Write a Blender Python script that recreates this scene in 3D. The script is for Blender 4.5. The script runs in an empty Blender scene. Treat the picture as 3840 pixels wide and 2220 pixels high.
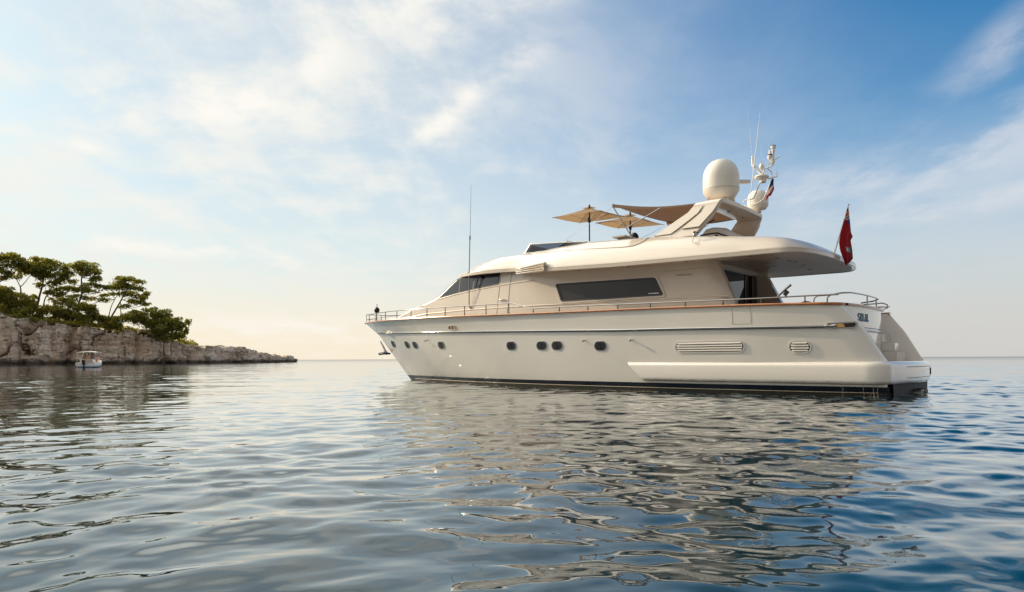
import bpy, bmesh, math, random
import numpy as np
from mathutils import Vector, Matrix

R = math.radians
scene = bpy.context.scene
col = scene.collection
rng = np.random.default_rng(11)

# ------------------------------------------------------------------ camera
EYE = 1.0
cam_d = bpy.data.cameras.new('camera')
cam = bpy.data.objects.new('camera', cam_d)
col.objects.link(cam)
cam_d.sensor_width = 36.0
cam_d.lens = 36.0 * 2540 / 3840
cam_d.shift_y = (1345.2 - 1110) / 3840
cam_d.clip_start = 0.05
cam_d.clip_end = 40000
cam.location = (0, 0, EYE)
cam.rotation_euler = (R(90), R(0.26), 0)
scene.camera = cam

# ------------------------------------------------------------------ exposure
scene.view_settings.view_transform = 'Standard'
scene.view_settings.look = 'None'
scene.view_settings.exposure = 0.1
scene.view_settings.gamma = 1.0
scene.render.engine = 'CYCLES'
scene.cycles.use_denoising = True
scene.cycles.max_bounces = 8
scene.cycles.sample_clamp_indirect = 10.0
scene.cycles.blur_glossy = 1.0

# ------------------------------------------------------------------ sun
SUN_AZ = R(-61.0)     # measured from +Y towards +X
SUN_EL = R(25.0)
sun_dir = Vector((math.sin(SUN_AZ) * math.cos(SUN_EL), math.cos(SUN_AZ) * math.cos(SUN_EL), math.sin(SUN_EL)))
sun_d = bpy.data.lights.new('sun', 'SUN')
sun_d.energy = 3.9
sun_d.angle = R(0.5)
sun_d.color = (1.0, 0.80, 0.56)
sun = bpy.data.objects.new('sun', sun_d)
col.objects.link(sun)
sun.rotation_euler = sun_dir.to_track_quat('Z', 'Y').to_euler()

# ------------------------------------------------------------------ world sky
world = bpy.data.worlds.new('World')
scene.world = world
world.use_nodes = True
wn = world.node_tree.nodes
wl = world.node_tree.links
wn.clear()


class NT:
    """small helper that writes node graphs as expressions"""
    def __init__(s, tree):
        s.t = tree; s.n = tree.nodes; s.l = tree.links

    def put(s, sock, v):
        if hasattr(v, 'is_output') or hasattr(v, 'links'):
            s.l.new(v, sock)
        elif isinstance(v, (tuple, list)) and sock.type == 'RGBA' and len(v) == 3:
            sock.default_value = (*v, 1)
        else:
            sock.default_value = v

    def m(s, op, a, b=None, c=None, clamp=False):
        n = s.n.new('ShaderNodeMath'); n.operation = op; n.use_clamp = clamp
        for i, v in enumerate((a, b, c)):
            if v is not None: s.put(n.inputs[i], v)
        return n.outputs[0]

    def vm(s, op, a, b=None):
        n = s.n.new('ShaderNodeVectorMath'); n.operation = op
        s.put(n.inputs[0], a)
        if b is not None: s.put(n.inputs[1], b)
        return n.outputs['Value'] if op in ('DOT_PRODUCT', 'LENGTH', 'DISTANCE') else n.outputs[0]

    def xyz(s, v):
        n = s.n.new('ShaderNodeSeparateXYZ'); s.put(n.inputs[0], v); return n.outputs

    def comb(s, x, y, z):
        n = s.n.new('ShaderNodeCombineXYZ')
        for i, v in enumerate((x, y, z)): s.put(n.inputs[i], v)
        return n.outputs[0]

    def ramp(s, v, lo, hi, a=0.0, b=1.0, smooth=True):
        n = s.n.new('ShaderNodeMapRange'); n.clamp = True
        if smooth: n.interpolation_type = 'SMOOTHSTEP'
        for i, q in enumerate((v, lo, hi, a, b)): s.put(n.inputs[i], q)
        return n.outputs[0]

    def noise(s, vec, scale, detail=4, rough=.55, dist=0.0, out='Fac', dim='3D'):
        n = s.n.new('ShaderNodeTexNoise'); n.noise_dimensions = dim
        s.put(n.inputs['Vector'], vec)
        n.inputs['Scale'].default_value = scale; n.inputs['Detail'].default_value = detail
        n.inputs['Roughness'].default_value = rough; n.inputs['Distortion'].default_value = dist
        return n.outputs[out]

    def mix(s, f, a, b, kind='MIX'):
        n = s.n.new('ShaderNodeMix'); n.data_type = 'RGBA'; n.blend_type = kind
        s.put(n.inputs[0], f); s.put(n.inputs[6], a); s.put(n.inputs[7], b)
        return n.outputs[2]


W = NT(world.node_tree)
tcn = wn.new('ShaderNodeTexCoord')
D = W.vm('NORMALIZE', tcn.outputs['Generated'])
dx, dy, dz = W.xyz(D)
az = W.m('ARCTAN2', dx, dy)                    # 0 ahead, + to the right
el = W.m('ARCSINE', dz)
azd = W.m('MULTIPLY', az, 57.2958)
eld = W.m('MULTIPLY', el, 57.2958)
sky = wn.new('ShaderNodeTexSky')
sky.sky_type = 'NISHITA'
sky.sun_disc = False
sky.sun_elevation = SUN_EL
sky.sun_rotation = SUN_AZ
sky.air_density = 1.0
sky.dust_density = 1.0
sky.ozone_density = 2.0
# angle from the sun, 1 toward it
sd = W.vm('DOT_PRODUCT', D, tuple(sun_dir))
glow = W.ramp(sd, 0.35, 1.0)
# deepen the clear part of the sky
hs = wn.new('ShaderNodeHueSaturation'); hs.inputs['Saturation'].default_value = 1.52; hs.inputs['Value'].default_value = .92
wl.new(sky.outputs[0], hs.inputs['Color'])
clear = W.mix(1.0, hs.outputs[0], (.76, 1.05, 1.0), 'MULTIPLY')
# thin high cloud, thickening away from the clear corner opposite the sun
wp = W.noise(D, 1.7, 3, .5, out='Color')
Dw = W.vm('ADD', D, W.vm('MULTIPLY', W.vm('SUBTRACT', wp, (.5, .5, .5)), (.20, .20, .11)))
wx, wy, wz = W.xyz(Dw)
zz = W.m('ADD', W.m('MAXIMUM', wz, 0.0), 0.14)
P2 = W.comb(W.m('DIVIDE', wx, zz), W.m('DIVIDE', wy, zz), 0.0)
rot = wn.new('ShaderNodeMapping'); rot.inputs['Rotation'].default_value = (0, 0, R(-35)); rot.inputs['Scale'].default_value = (1.0, .42, 1.0)
wl.new(P2, rot.inputs['Vector'])
cirrus = W.noise(rot.outputs[0], 1.5, 9, .6, .3)
fine = W.noise(P2, 3.2, 8, .62)
body = W.m('ADD', W.m('MULTIPLY', cirrus, .6), W.m('MULTIPLY', fine, .4))
wazd = W.m('MULTIPLY', W.m('ARCTAN2', wx, wy), 57.2958)
weld = W.m('MULTIPLY', W.m('ARCSINE', W.m('MINIMUM', wz, 0.999)), 57.2958)


def streak(x0, y0, x1, y1, wid, amp):
    """soft cloud bar between two directions (degrees of azimuth and elevation)"""
    L = math.hypot(x1 - x0, y1 - y0); ux, uy = (x1 - x0) / L, (y1 - y0) / L
    qx = W.m('SUBTRACT', wazd, x0); qy = W.m('SUBTRACT', weld, y0)
    a = W.m('ADD', W.m('MULTIPLY', qx, ux), W.m('MULTIPLY', qy, uy))
    b = W.m('ADD', W.m('MULTIPLY', qx, -uy), W.m('MULTIPLY', qy, ux))
    a1 = W.m('MULTIPLY', W.ramp(a, -wid * 1.5, wid), W.ramp(a, L + wid * 1.5, L - wid))
    b1 = W.ramp(W.m('ABSOLUTE', b), 0.0, wid, 1.0, 0.0)
    return W.m('MULTIPLY', W.m('MULTIPLY', a1, b1), amp)


st = None
for q in ((-38, 28.5, 1.0, 28.0, 5.5, .95), (-33, 18.6, -17, 19.6, 3.4, .85), (-16, 20.5, -13, 24.0, 2.4, .6), (-38, 16.3, -29, 15.2, .9, .55),
          (-33, 8.9, -19, 8.4, 1.0, .8), (-21, 8.6, -17.5, 8.0, .9, .9), (-27, 3.0, -3, 3.3, 1.8, .65), (-8.0, 16.8, 0, 21.6, 1.5, .95), (0, 21.6, 4.6, 23.8, 1.7, 1.0),
          (-6, 25.0, 3.0, 27.0, 2.6, .9), (2, 26.5, 8.0, 28.2, 1.7, .85), (35.0, 18.0, 41.0, 20.5, 2.6, .5), (22.0, 12.2, 40.0, 14.0, 4.0, .60), (26.0, 10.0, 40.0, 10.6, 1.5, .5)):
    v = streak(*q)
    st = v if st is None else W.m('MAXIMUM', st, v)
texture = W.ramp(body, .41, .60)
cloud = W.m('MULTIPLY', st, W.m('ADD', W.m('MULTIPLY', texture, .95), .12), clamp=True)
ax = W.m('MULTIPLY', W.m('SUBTRACT', azd, 37.0), .92); ay = W.m('MULTIPLY', W.m('SUBTRACT', eld, 31.0), 1.15)
away = W.m('SQRT', W.m('ADD', W.m('MULTIPLY', ax, ax), W.m('MULTIPLY', ay, ay)))
high = W.m('MAXIMUM', W.ramp(azd, 40.0, -10.0), W.ramp(eld, 70.0, 36.0))
veil = W.m('MULTIPLY', W.m('MULTIPLY', W.ramp(away, 2.0, 50.0), W.m('ADD', W.m('MULTIPLY', texture, .28), .68)), W.m('ADD', W.m('MULTIPLY', high, .9), .1), clamp=True)
low = W.m('MULTIPLY', W.ramp(eld, 19.0, 0.5), .84)                  # haze bank over the horizon
cover = W.m('SUBTRACT', 1.0, W.m('MULTIPLY', W.m('MULTIPLY', W.m('SUBTRACT', 1.0, cloud), W.m('SUBTRACT', 1.0, veil)), W.m('SUBTRACT', 1.0, low)))
warm = W.mix(W.ramp(eld, 0.5, 9.0), (6.0, 5.25, 4.2), (5.05, 5.25, 5.05))      # sun side
cool = W.mix(W.ramp(eld, 1.0, 14.0), (4.1, 3.95, 3.85), (4.6, 4.75, 5.0))      # away from the sun
side = W.ramp(azd, 28.0, -14.0)
ccol = W.mix(side, cool, warm)
hi = W.m('ADD', W.m('MULTIPLY', cloud, .75), W.m('MULTIPLY', W.m('MULTIPLY', texture, side), W.ramp(eld, 3.0, 14.0, .15, .5)), clamp=True)
ccol = W.mix(hi, ccol, W.mix(side, (5.2, 5.05, 5.1), (6.15, 5.98, 5.55)))
boost = W.m('MULTIPLY', W.m('MULTIPLY', W.ramp(eld, 27.0, 38.0), W.ramp(eld, 76.0, 56.0)), W.ramp(azd, 14.0, -22.0))        # extra sky brightness added above the frame to light water and hull
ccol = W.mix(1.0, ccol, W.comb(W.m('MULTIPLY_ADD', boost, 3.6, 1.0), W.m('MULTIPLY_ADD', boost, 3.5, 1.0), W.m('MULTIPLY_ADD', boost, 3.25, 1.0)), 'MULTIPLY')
aure = W.ramp(sd, .93, 1.0)
ccol = W.mix(aure, ccol, (16.0, 14.5, 12.0))                        # bright veil round the sun, outside the frame
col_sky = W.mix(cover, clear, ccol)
col_sky = W.mix(W.ramp(dy, .05, -.5), col_sky, (2.3, 2.15, 1.98))                # unseen sky behind the viewer set to even grey to neutralise shade
bg = wn.new('ShaderNodeBackground')
bg.inputs['Strength'].default_value = 0.15
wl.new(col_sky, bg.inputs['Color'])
wo = wn.new('ShaderNodeOutputWorld')
wl.new(bg.outputs[0], wo.inputs[0])


# ------------------------------------------------------------------ helpers
def tag(o, label=None, cat=None, group=None, kind=None):
    if label: o['label'] = label
    if cat: o['category'] = cat
    if group: o['group'] = group
    if kind: o['kind'] = kind
    return o


def empty(name, loc=(0, 0, 0), rz=0.0, label=None, cat=None, group=None, parent=None):
    o = bpy.data.objects.new(name, None)
    col.objects.link(o)
    o.location = loc; o.rotation_euler = (0, 0, rz)
    o.empty_display_size = .2
    if parent: o.parent = parent
    return tag(o, label, cat, group)


class MB:
    """collects vertices and faces for one mesh object"""
    def __init__(s):
        s.v = []; s.f = []; s.mi = []

    def add(s, verts, faces, mi=0):
        k = len(s.v)
        s.v += [tuple(map(float, p)) for p in verts]
        s.f += [tuple(int(i) + k for i in f) for f in faces]
        s.mi += [mi] * len(faces)

    def grid(s, P, closed_u=False, closed_v=False, mi=0, flip=False):
        P = np.asarray(P, float); n, m = P.shape[:2]; fs = []
        for i in range(n if closed_u else n - 1):
            for j in range(m if closed_v else m - 1):
                a = i * m + j; b = ((i + 1) % n) * m + j; c = ((i + 1) % n) * m + (j + 1) % m; d = i * m + (j + 1) % m
                fs.append((a, d, c, b) if flip else (a, b, c, d))
        s.add(P.reshape(-1, 3), fs, mi)

    def box(s, c, size, rot=None, mi=0):
        h = [q / 2 for q in size]
        vs = [Vector((x * h[0], y * h[1], z * h[2])) for x in (-1, 1) for y in (-1, 1) for z in (-1, 1)]
        if rot is not None: vs = [rot @ q for q in vs]
        vs = [(q.x + c[0], q.y + c[1], q.z + c[2]) for q in vs]
        s.add(vs, [(0, 1, 3, 2), (4, 6, 7, 5), (0, 4, 5, 1), (2, 3, 7, 6), (0, 2, 6, 4), (1, 5, 7, 3)], mi)

    def tube(s, pts, r, n=8, cap=True, mi=0, squash=None):
        pts = [Vector(p) for p in pts]; k = len(pts)
        rs = r if isinstance(r, (list, tuple, np.ndarray)) else [r] * k
        up = Vector((0, 0, 1)); rings = []; last = None
        for i, p in enumerate(pts):
            t = (pts[min(i + 1, k - 1)] - pts[max(i - 1, 0)]).normalized()
            if last is None:
                a = t.cross(up)
                if a.length < 1e-3: a = t.cross(Vector((1, 0, 0)))
            else:
                a = last - t * last.dot(t)
            a.normalize(); last = a; b = t.cross(a)
            sq = squash or (1, 1)
            rings.append([p + (a * math.cos(q) * sq[0] + b * math.sin(q) * sq[1]) * rs[i] for q in [2 * math.pi * j / n for j in range(n)]])
        base = len(s.v)
        s.grid([[tuple(q) for q in rg] for rg in rings], closed_v=True, mi=mi, flip=True)
        if cap:
            s.f.append(tuple(base + j for j in range(n))); s.mi.append(mi)
            s.f.append(tuple(base + (k - 1) * n + j for j in reversed(range(n)))); s.mi.append(mi)

    def lathe(s, prof, c=(0, 0, 0), n=24, mi=0, M=None):
        P = []
        for r_, z in prof:
            ring = []
            for j in range(n):
                q = Vector((r_ * math.cos(2 * math.pi * j / n), r_ * math.sin(2 * math.pi * j / n), z))
                if M is not None: q = M @ q
                ring.append((q.x + c[0], q.y + c[1], q.z + c[2]))
            P.append(ring)
        s.grid(P, closed_v=True, mi=mi, flip=True)

    def prism(s, poly, vec, mi=0):
        """closed outline (3-D points) pushed along vec"""
        n = len(poly); a = [Vector(p) for p in poly]; b = [p + Vector(vec) for p in a]
        fs = [tuple(range(n)), tuple(reversed(range(n, 2 * n)))] + [(i, i + n, (i + 1) % n + n, (i + 1) % n) for i in range(n)]
        s.add(a + b, fs, mi)

    def build(s, name, mat, parent=None, smooth=None, recalc=True):
        me = bpy.data.meshes.new(name)
        me.from_pydata(s.v, [], s.f)
        for m_ in (mat if isinstance(mat, (list, tuple)) else [mat]): me.materials.append(m_)
        if len(set(s.mi)) > 1: me.polygons.foreach_set('material_index', s.mi)
        if recalc:
            bm = bmesh.new(); bm.from_mesh(me)
            bmesh.ops.remove_doubles(bm, verts=bm.verts, dist=1e-5)
            bmesh.ops.recalc_face_normals(bm, faces=bm.faces)
            bm.to_mesh(me); bm.free()
        if smooth is not None:
            me.polygons.foreach_set('use_smooth', [True] * len(me.polygons))
            if smooth < 179: me.set_sharp_from_angle(angle=R(smooth))
        me.update()
        o = bpy.data.objects.new(name, me)
        col.objects.link(o)
        if parent is not None: o.parent = parent
        return o


def dup(o, parent=None):
    """copy a thing or part with its children"""
    c = o.copy(); col.objects.link(c)
    if parent is not None: c.parent = parent
    for ch in list(o.children): dup(ch, c)
    return c


def mat(name, base, rough=.5, metal=0.0, spec=.5, coat=0.0, var=0.0, vscale=3.0, bump=0.0, bscale=20.0, trans=0.0):
    m = bpy.data.materials.new(name); m.use_nodes = True
    T = NT(m.node_tree); b = m.node_tree.nodes['Principled BSDF']
    b.inputs['Roughness'].default_value = rough; b.inputs['Metallic'].default_value = metal
    b.inputs['Specular IOR Level'].default_value = spec; b.inputs['Coat Weight'].default_value = coat
    b.inputs['Coat Roughness'].default_value = .05
    b.inputs['Transmission Weight'].default_value = trans
    tc = T.n.new('ShaderNodeTexCoord')
    if var:
        f = T.noise(tc.outputs['Object'], vscale, 5, .6)
        c = T.mix(T.ramp(f, .3, .7), tuple(q * (1 - var) for q in base), tuple(min(1, q * (1 + var)) for q in base))
        T.l.new(c, b.inputs['Base Color'])
        T.l.new(T.m('ADD', T.m('MULTIPLY', f, .12), rough - .06), b.inputs['Roughness'])
    else:
        b.inputs['Base Color'].default_value = (*base, 1)
    if bump:
        bn = T.n.new('ShaderNodeBump'); bn.inputs['Strength'].default_value = bump; bn.inputs['Distance'].default_value = .02
        T.l.new(T.noise(tc.outputs['Object'], bscale, 4), bn.inputs['Height']); T.l.new(bn.outputs[0], b.inputs['Normal'])
    return m


GEL = mat('cream gelcoat', (.63, .56, .475), .17, coat=.5, var=.025, vscale=.9)
GELH = mat('hull gelcoat', (.735, .705, .65), .07, spec=.8, coat=1.0, var=.02, vscale=.6)
SOFFIT = mat('soffit panel', (.74, .60, .49), .45, var=.05)
WHITE = mat('white paint', (.80, .79, .76), .3, coat=.2)
CHROME = mat('polished steel', (.42, .41, .40), .10, metal=1.0)
DSTEEL = mat('dark steel', (.13, .125, .12), .22, metal=1.0)
STEEL = mat('brushed steel', (.55, .54, .52), .28, metal=1.0)
TEAK = mat('varnished teak', (.42, .15, .035), .25, coat=.6, var=.2, vscale=6)
NAVY = mat('navy boot top', (.008, .010, .022), .2, coat=.3)
BLACK = mat('black plastic', (.012, .012, .013), .4)
RUBBER = mat('dark seal', (.015, .017, .024), .35)
GLASS = mat('tinted glass', (.018, .016, .015), .04, spec=.6)
GLASSB = mat('blue tinted glass', (.022, .027, .040), .04, spec=.6)
TANC = mat('tan canvas', (.40, .27, .155), .8, var=.06, vscale=2)
BROWNC = mat('taupe canvas', (.33, .21, .145), .85, var=.05, vscale=2)
DARKW = mat('dark wood', (.035, .016, .009), .3, coat=.3, var=.2)
BROWNL = mat('brown leather', (.06, .028, .016), .5)
AMBER = mat('gold lined recess', (.75, .45, .16), .25, metal=.7)
GREYB = mat('grey bottom paint', (.010, .012, .016), .6, spec=.25, var=.15)


def stained(name, src, zlo, zhi, colr, amount, nscale):
    """copy of a paint with a ragged stain that keeps its own shape between two heights"""
    m = src.copy(); m.name = name
    T = NT(m.node_tree); b = T.n['Principled BSDF']; tc = T.n.new('ShaderNodeTexCoord')
    z = T.xyz(tc.outputs['Object'])[2]
    v = T.vm('MULTIPLY', tc.outputs['Object'], (1.0, 1.0, .35))
    k = T.ramp(T.m('SUBTRACT', z, T.m('MULTIPLY', T.m('SUBTRACT', T.noise(v, nscale, 5, .65), .5), (zhi - zlo) * 1.6)), zlo, zhi, amount, 0.0)
    src_l = b.inputs['Base Color'].links
    c0 = src_l[0].from_socket if src_l else tuple(b.inputs['Base Color'].default_value[:3])
    T.l.new(T.mix(k, c0, colr), b.inputs['Base Color'])
    T.l.new(T.m('ADD', T.m('MULTIPLY', k, .45), b.inputs['Roughness'].default_value), b.inputs['Roughness'])
    return m


NAVYS = stained('weedy boot top', NAVY, .02, .13, (.055, .05, .028), .75, 5.0)
GELP = stained('platform gelcoat', GELH, .31, .40, (.20, .16, .10), .75, 4.0)


def translucent(m, amount, colr):
    t = m.node_tree; b = t.nodes['Principled BSDF']; o = t.nodes['Material Output']
    tr = t.nodes.new('ShaderNodeBsdfTranslucent'); tr.inputs[0].default_value = (*colr, 1)
    mx = t.nodes.new('ShaderNodeMixShader'); mx.inputs[0].default_value = amount
    t.links.new(b.outputs[0], mx.inputs[1]); t.links.new(tr.outputs[0], mx.inputs[2]); t.links.new(mx.outputs[0], o.inputs[0])


translucent(TANC, .35, (.55, .36, .19))
translucent(BROWNC, .12, (.42, .25, .15))


# ------------------------------------------------------------------ numpy noise
def hash2(ix, iy, iz=0, seed=0):
    h = (ix.astype(np.int64) * 374761393 + iy.astype(np.int64) * 668265263 + np.asarray(iz).astype(np.int64) * 2147483647 + seed * 974711) & 0x7fffffff
    h = ((h ^ (h >> 13)) * 1274126177) & 0x7fffffff
    h = ((h ^ (h >> 15)) * 2246822519) & 0x7fffffff
    return (h ^ (h >> 16)) / float(0x7fffffff)


def vnoise(x, y, z, seed=0):
    ix, iy, iz = np.floor(x), np.floor(y), np.floor(z); fx, fy, fz = x - ix, y - iy, z - iz
    fx, fy, fz = [q * q * (3 - 2 * q) for q in (fx, fy, fz)]
    r = 0
    for a in (0, 1):
        for b in (0, 1):
            for c in (0, 1):
                w = (fx if a else 1 - fx) * (fy if b else 1 - fy) * (fz if c else 1 - fz)
                r = r + w * hash2(ix + a, iy + b, iz + c, seed)
    return r * 2 - 1


def fbm(x, y, z, oct=4, seed=0, gain=.5):
    r = 0; a = 1.0
    for k in range(oct):
        r = r + a * vnoise(x * 2 ** k, y * 2 ** k, z * 2 ** k, seed + k); a *= gain
    return r


def worley(x, y, seed=0):
    ix, iy = np.floor(x), np.floor(y)
    f1 = np.full(x.shape, 9.0); f2 = np.full(x.shape, 9.0); idv = np.zeros(x.shape)
    for a in (-1, 0, 1):
        for b in (-1, 0, 1):
            cx, cy = ix + a, iy + b
            px = cx + .12 + .76 * hash2(cx, cy, 1, seed); py = cy + .12 + .76 * hash2(cx, cy, 2, seed)
            d = np.hypot(x - px, y - py); h = hash2(cx, cy, 3, seed)
            new = d < f1
            f2 = np.where(new, f1, np.minimum(f2, d)); idv = np.where(new, h, idv); f1 = np.where(new, d, f1)
    return f1, f2, idv


# ================================================================== WATER
def make_water():
    ys = [0.7]
    while ys[-1] < 420: ys.append(ys[-1] * 1.0045)
    while ys[-1] < 22000: ys.append(ys[-1] * 1.09)
    ys = np.array(list(np.linspace(-7, .66, 110)) + ys)
    tx = np.linspace(-1.3, 1.3, 1000)
    Y, Tn = np.meshgrid(ys, tx, indexing='ij')
    X = Tn * (np.maximum(Y, 0) + 5.0)
    sp = np.maximum(np.maximum(Y * .0045, np.where(Y < .66, .08, 0)), (np.maximum(Y, 0) + 5.0) * .0010)
    Z = np.zeros_like(X)
    g = np.random.default_rng(5)
    # patches of calm and of ripple
    calm = fbm(X / 9.0, Y / 14.0, X * 0, 3, 3)
    calm2 = fbm(X / 30.0 + 4, Y / 60.0, X * 0, 3, 8)
    left = 1 / (1 + np.exp((X + 2.0 + .10 * Y) / 3.0))
    small_gain = np.clip(.6 + .55 * calm + .45 * calm2 + .25 * np.clip(Y / 40, 0, 1), .10, 1.5)
    n = 180
    lam = np.exp(np.clip(g.normal(np.log(.42), .80, n), np.log(.09), np.log(4.0)))
    warpx = .22 * fbm(X / 1.7, Y / 1.7, X * 0, 2, 51); warpy = .22 * fbm(X / 1.7 + 9, Y / 1.7, X * 0, 2, 55)
    for k in range(n):
        L = lam[k]
        th = R(97) + g.normal(0, .80 if L < .9 else .45)      # direction of travel
        slope = .0172 * (1.0 if L < 1.0 else (1.0 / L) ** .45) * (1 if L > .3 else (L / .3) ** .5)
        A = slope * L / (2 * math.pi)
        kx, ky = math.cos(th) * 2 * math.pi / L, math.sin(th) * 2 * math.pi / L
        fade = np.clip((L / sp - 3.0) / 3.0, 0, 1)
        s_ = np.sin(kx * (X + warpx) + ky * (Y + warpy) + g.uniform(0, 6.28) + calm * 1.2)
        Z += A * fade * (small_gain if L < .45 else np.clip(.75 + .35 * calm + .2 * calm2, .3, 1.3)) * s_
    # longer, gentler undulations that stretch the reflections far out
    farg = np.clip(Y / 22.0, .35, 1.35) * np.clip(.8 + .4 * calm2, .4, 1.3)
    for k in range(34):
        L = math.exp(g.uniform(math.log(1.5), math.log(7.5))); th = R(96) + g.normal(0, .55)
        kx, ky = math.cos(th) * 2 * math.pi / L, math.sin(th) * 2 * math.pi / L
        Z += .0062 * L / (2 * math.pi) * np.clip((L / sp - 3.0) / 3.0, 0, 1) * farg * np.sin(kx * X + ky * Y + g.uniform(0, 6.28) + calm2)
    Z *= 1 - .40 * left                                # the water lies calmer toward the cove
    nr, nc = X.shape
    V = np.stack([X, Y, Z], -1).reshape(-1, 3).astype(np.float32)
    i, j = np.meshgrid(np.arange(nr - 1), np.arange(nc - 1), indexing='ij')
    a = i * nc + j
    Fq = np.stack([a, a + 1, a + nc + 1, a + nc], -1).reshape(-1, 4).astype(np.int32)
    me = bpy.data.meshes.new('water')
    me.vertices.add(len(V)); me.vertices.foreach_set('co', V.ravel())
    me.loops.add(Fq.size); me.loops.foreach_set('vertex_index', Fq.ravel())
    me.polygons.add(len(Fq)); me.polygons.foreach_set('loop_start', np.arange(0, Fq.size, 4, dtype=np.int32))
    me.polygons.foreach_set('use_smooth', np.ones(len(Fq), bool))
    me.update(calc_edges=True)
    m = bpy.data.materials.new('sea water'); m.use_nodes = True
    T = NT(m.node_tree); b = m.node_tree.nodes['Principled BSDF']
    b.inputs['Base Color'].default_value = (.0022, .020, .030, 1)
    b.inputs['Roughness'].default_value = .01
    b.inputs['IOR'].default_value = 1.42
    b.inputs['Specular IOR Level'].default_value = .5
    geo = T.n.new('ShaderNodeNewGeometry')
    px, py, pz = T.xyz(geo.outputs['Position'])
    dist = T.vm('LENGTH', T.comb(px, py, 0.0))
    v1 = T.comb(T.m('MULTIPLY', px, .55), py, 0.0)
    n1 = T.noise(v1, 9.0, 3, .55)
    n2 = T.noise(v1, 1.6, 4, .6)
    patch = T.ramp(T.noise(T.comb(T.m('MULTIPLY', px, .35), py, 0.0), .09, 3), .40, .62)
    h = T.m('ADD', T.m('MULTIPLY', T.m('MULTIPLY', n1, .004), T.m('ADD', T.m('MULTIPLY', patch, .7), .3)),
            T.m('MULTIPLY', T.m('MULTIPLY', n2, .060), T.ramp(dist, 25.0, 140.0)))
    bn = T.n.new('ShaderNodeBump'); bn.inputs['Strength'].default_value = .55; bn.inputs['Distance'].default_value = 1.0
    T.l.new(h, bn.inputs['Height']); T.l.new(bn.outputs[0], b.inputs['Normal'])
    T.l.new(T.ramp(dist, 40.0, 500.0, .006, .12), b.inputs['Roughness'])
    # reflection over a dark blue body; reflectance raised above true Fresnel to brighten the water
    df = T.n.new('ShaderNodeBsdfDiffuse'); df.inputs[0].default_value = (.0008, .024, .036, 1)
    gy = T.n.new('ShaderNodeBsdfGlossy'); gy.inputs[0].default_value = (1, 1, 1, 1)
    fr = T.n.new('ShaderNodeFresnel'); fr.inputs[0].default_value = 1.333
    T.l.new(bn.outputs[0], fr.inputs['Normal']); T.l.new(bn.outputs[0], gy.inputs['Normal'])
    T.l.new(T.ramp(dist, 40.0, 500.0, .006, .12), gy.inputs['Roughness'])
    mx = T.n.new('ShaderNodeMixShader')
    T.l.new(T.m('MINIMUM', T.m('MULTIPLY', fr.outputs[0], 1.5), T.ramp(dist, 60.0, 900.0, .90, .62)), mx.inputs[0]); T.l.new(df.outputs[0], mx.inputs[1]); T.l.new(gy.outputs[0], mx.inputs[2])
    T.l.new(mx.outputs[0], T.n['Material Output'].inputs[0]); T.n.remove(b)
    me.materials.append(m)
    o = bpy.data.objects.new('water', me); col.objects.link(o)
    tag(o, 'calm blue green sea with small ripples and the reflections of yacht and cliff', 'sea', kind='structure')
    return o


make_water()

# ================================================================== ROCKY HEADLAND
FX = 2540.0


def at(px, Y):
    return (px - 1920) / FX * Y


def zat(px, py, Y):
    return EYE + (1345.2 - .0046 * (px - 1920) - py) / FX * Y


SHORE = np.array([(-215, 128, 13.5), (-150, 146, 12.5), (-120, 159, 11.2), (-110, 164.5, 10.1), (-101.5, 170, 9.4), (-96, 175, 8.1), (-91.5, 180, 5.9),
                  (-88.6, 187, 5.5), (-86.6, 205, 4.6), (-85.2, 222, 3.6), (-85.0, 236, 2.9), (-85.2, 252, 2.2), (-85.8, 264, 1.9), (-87.6, 276, 1.1), (-90.5, 285, .25)])


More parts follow.
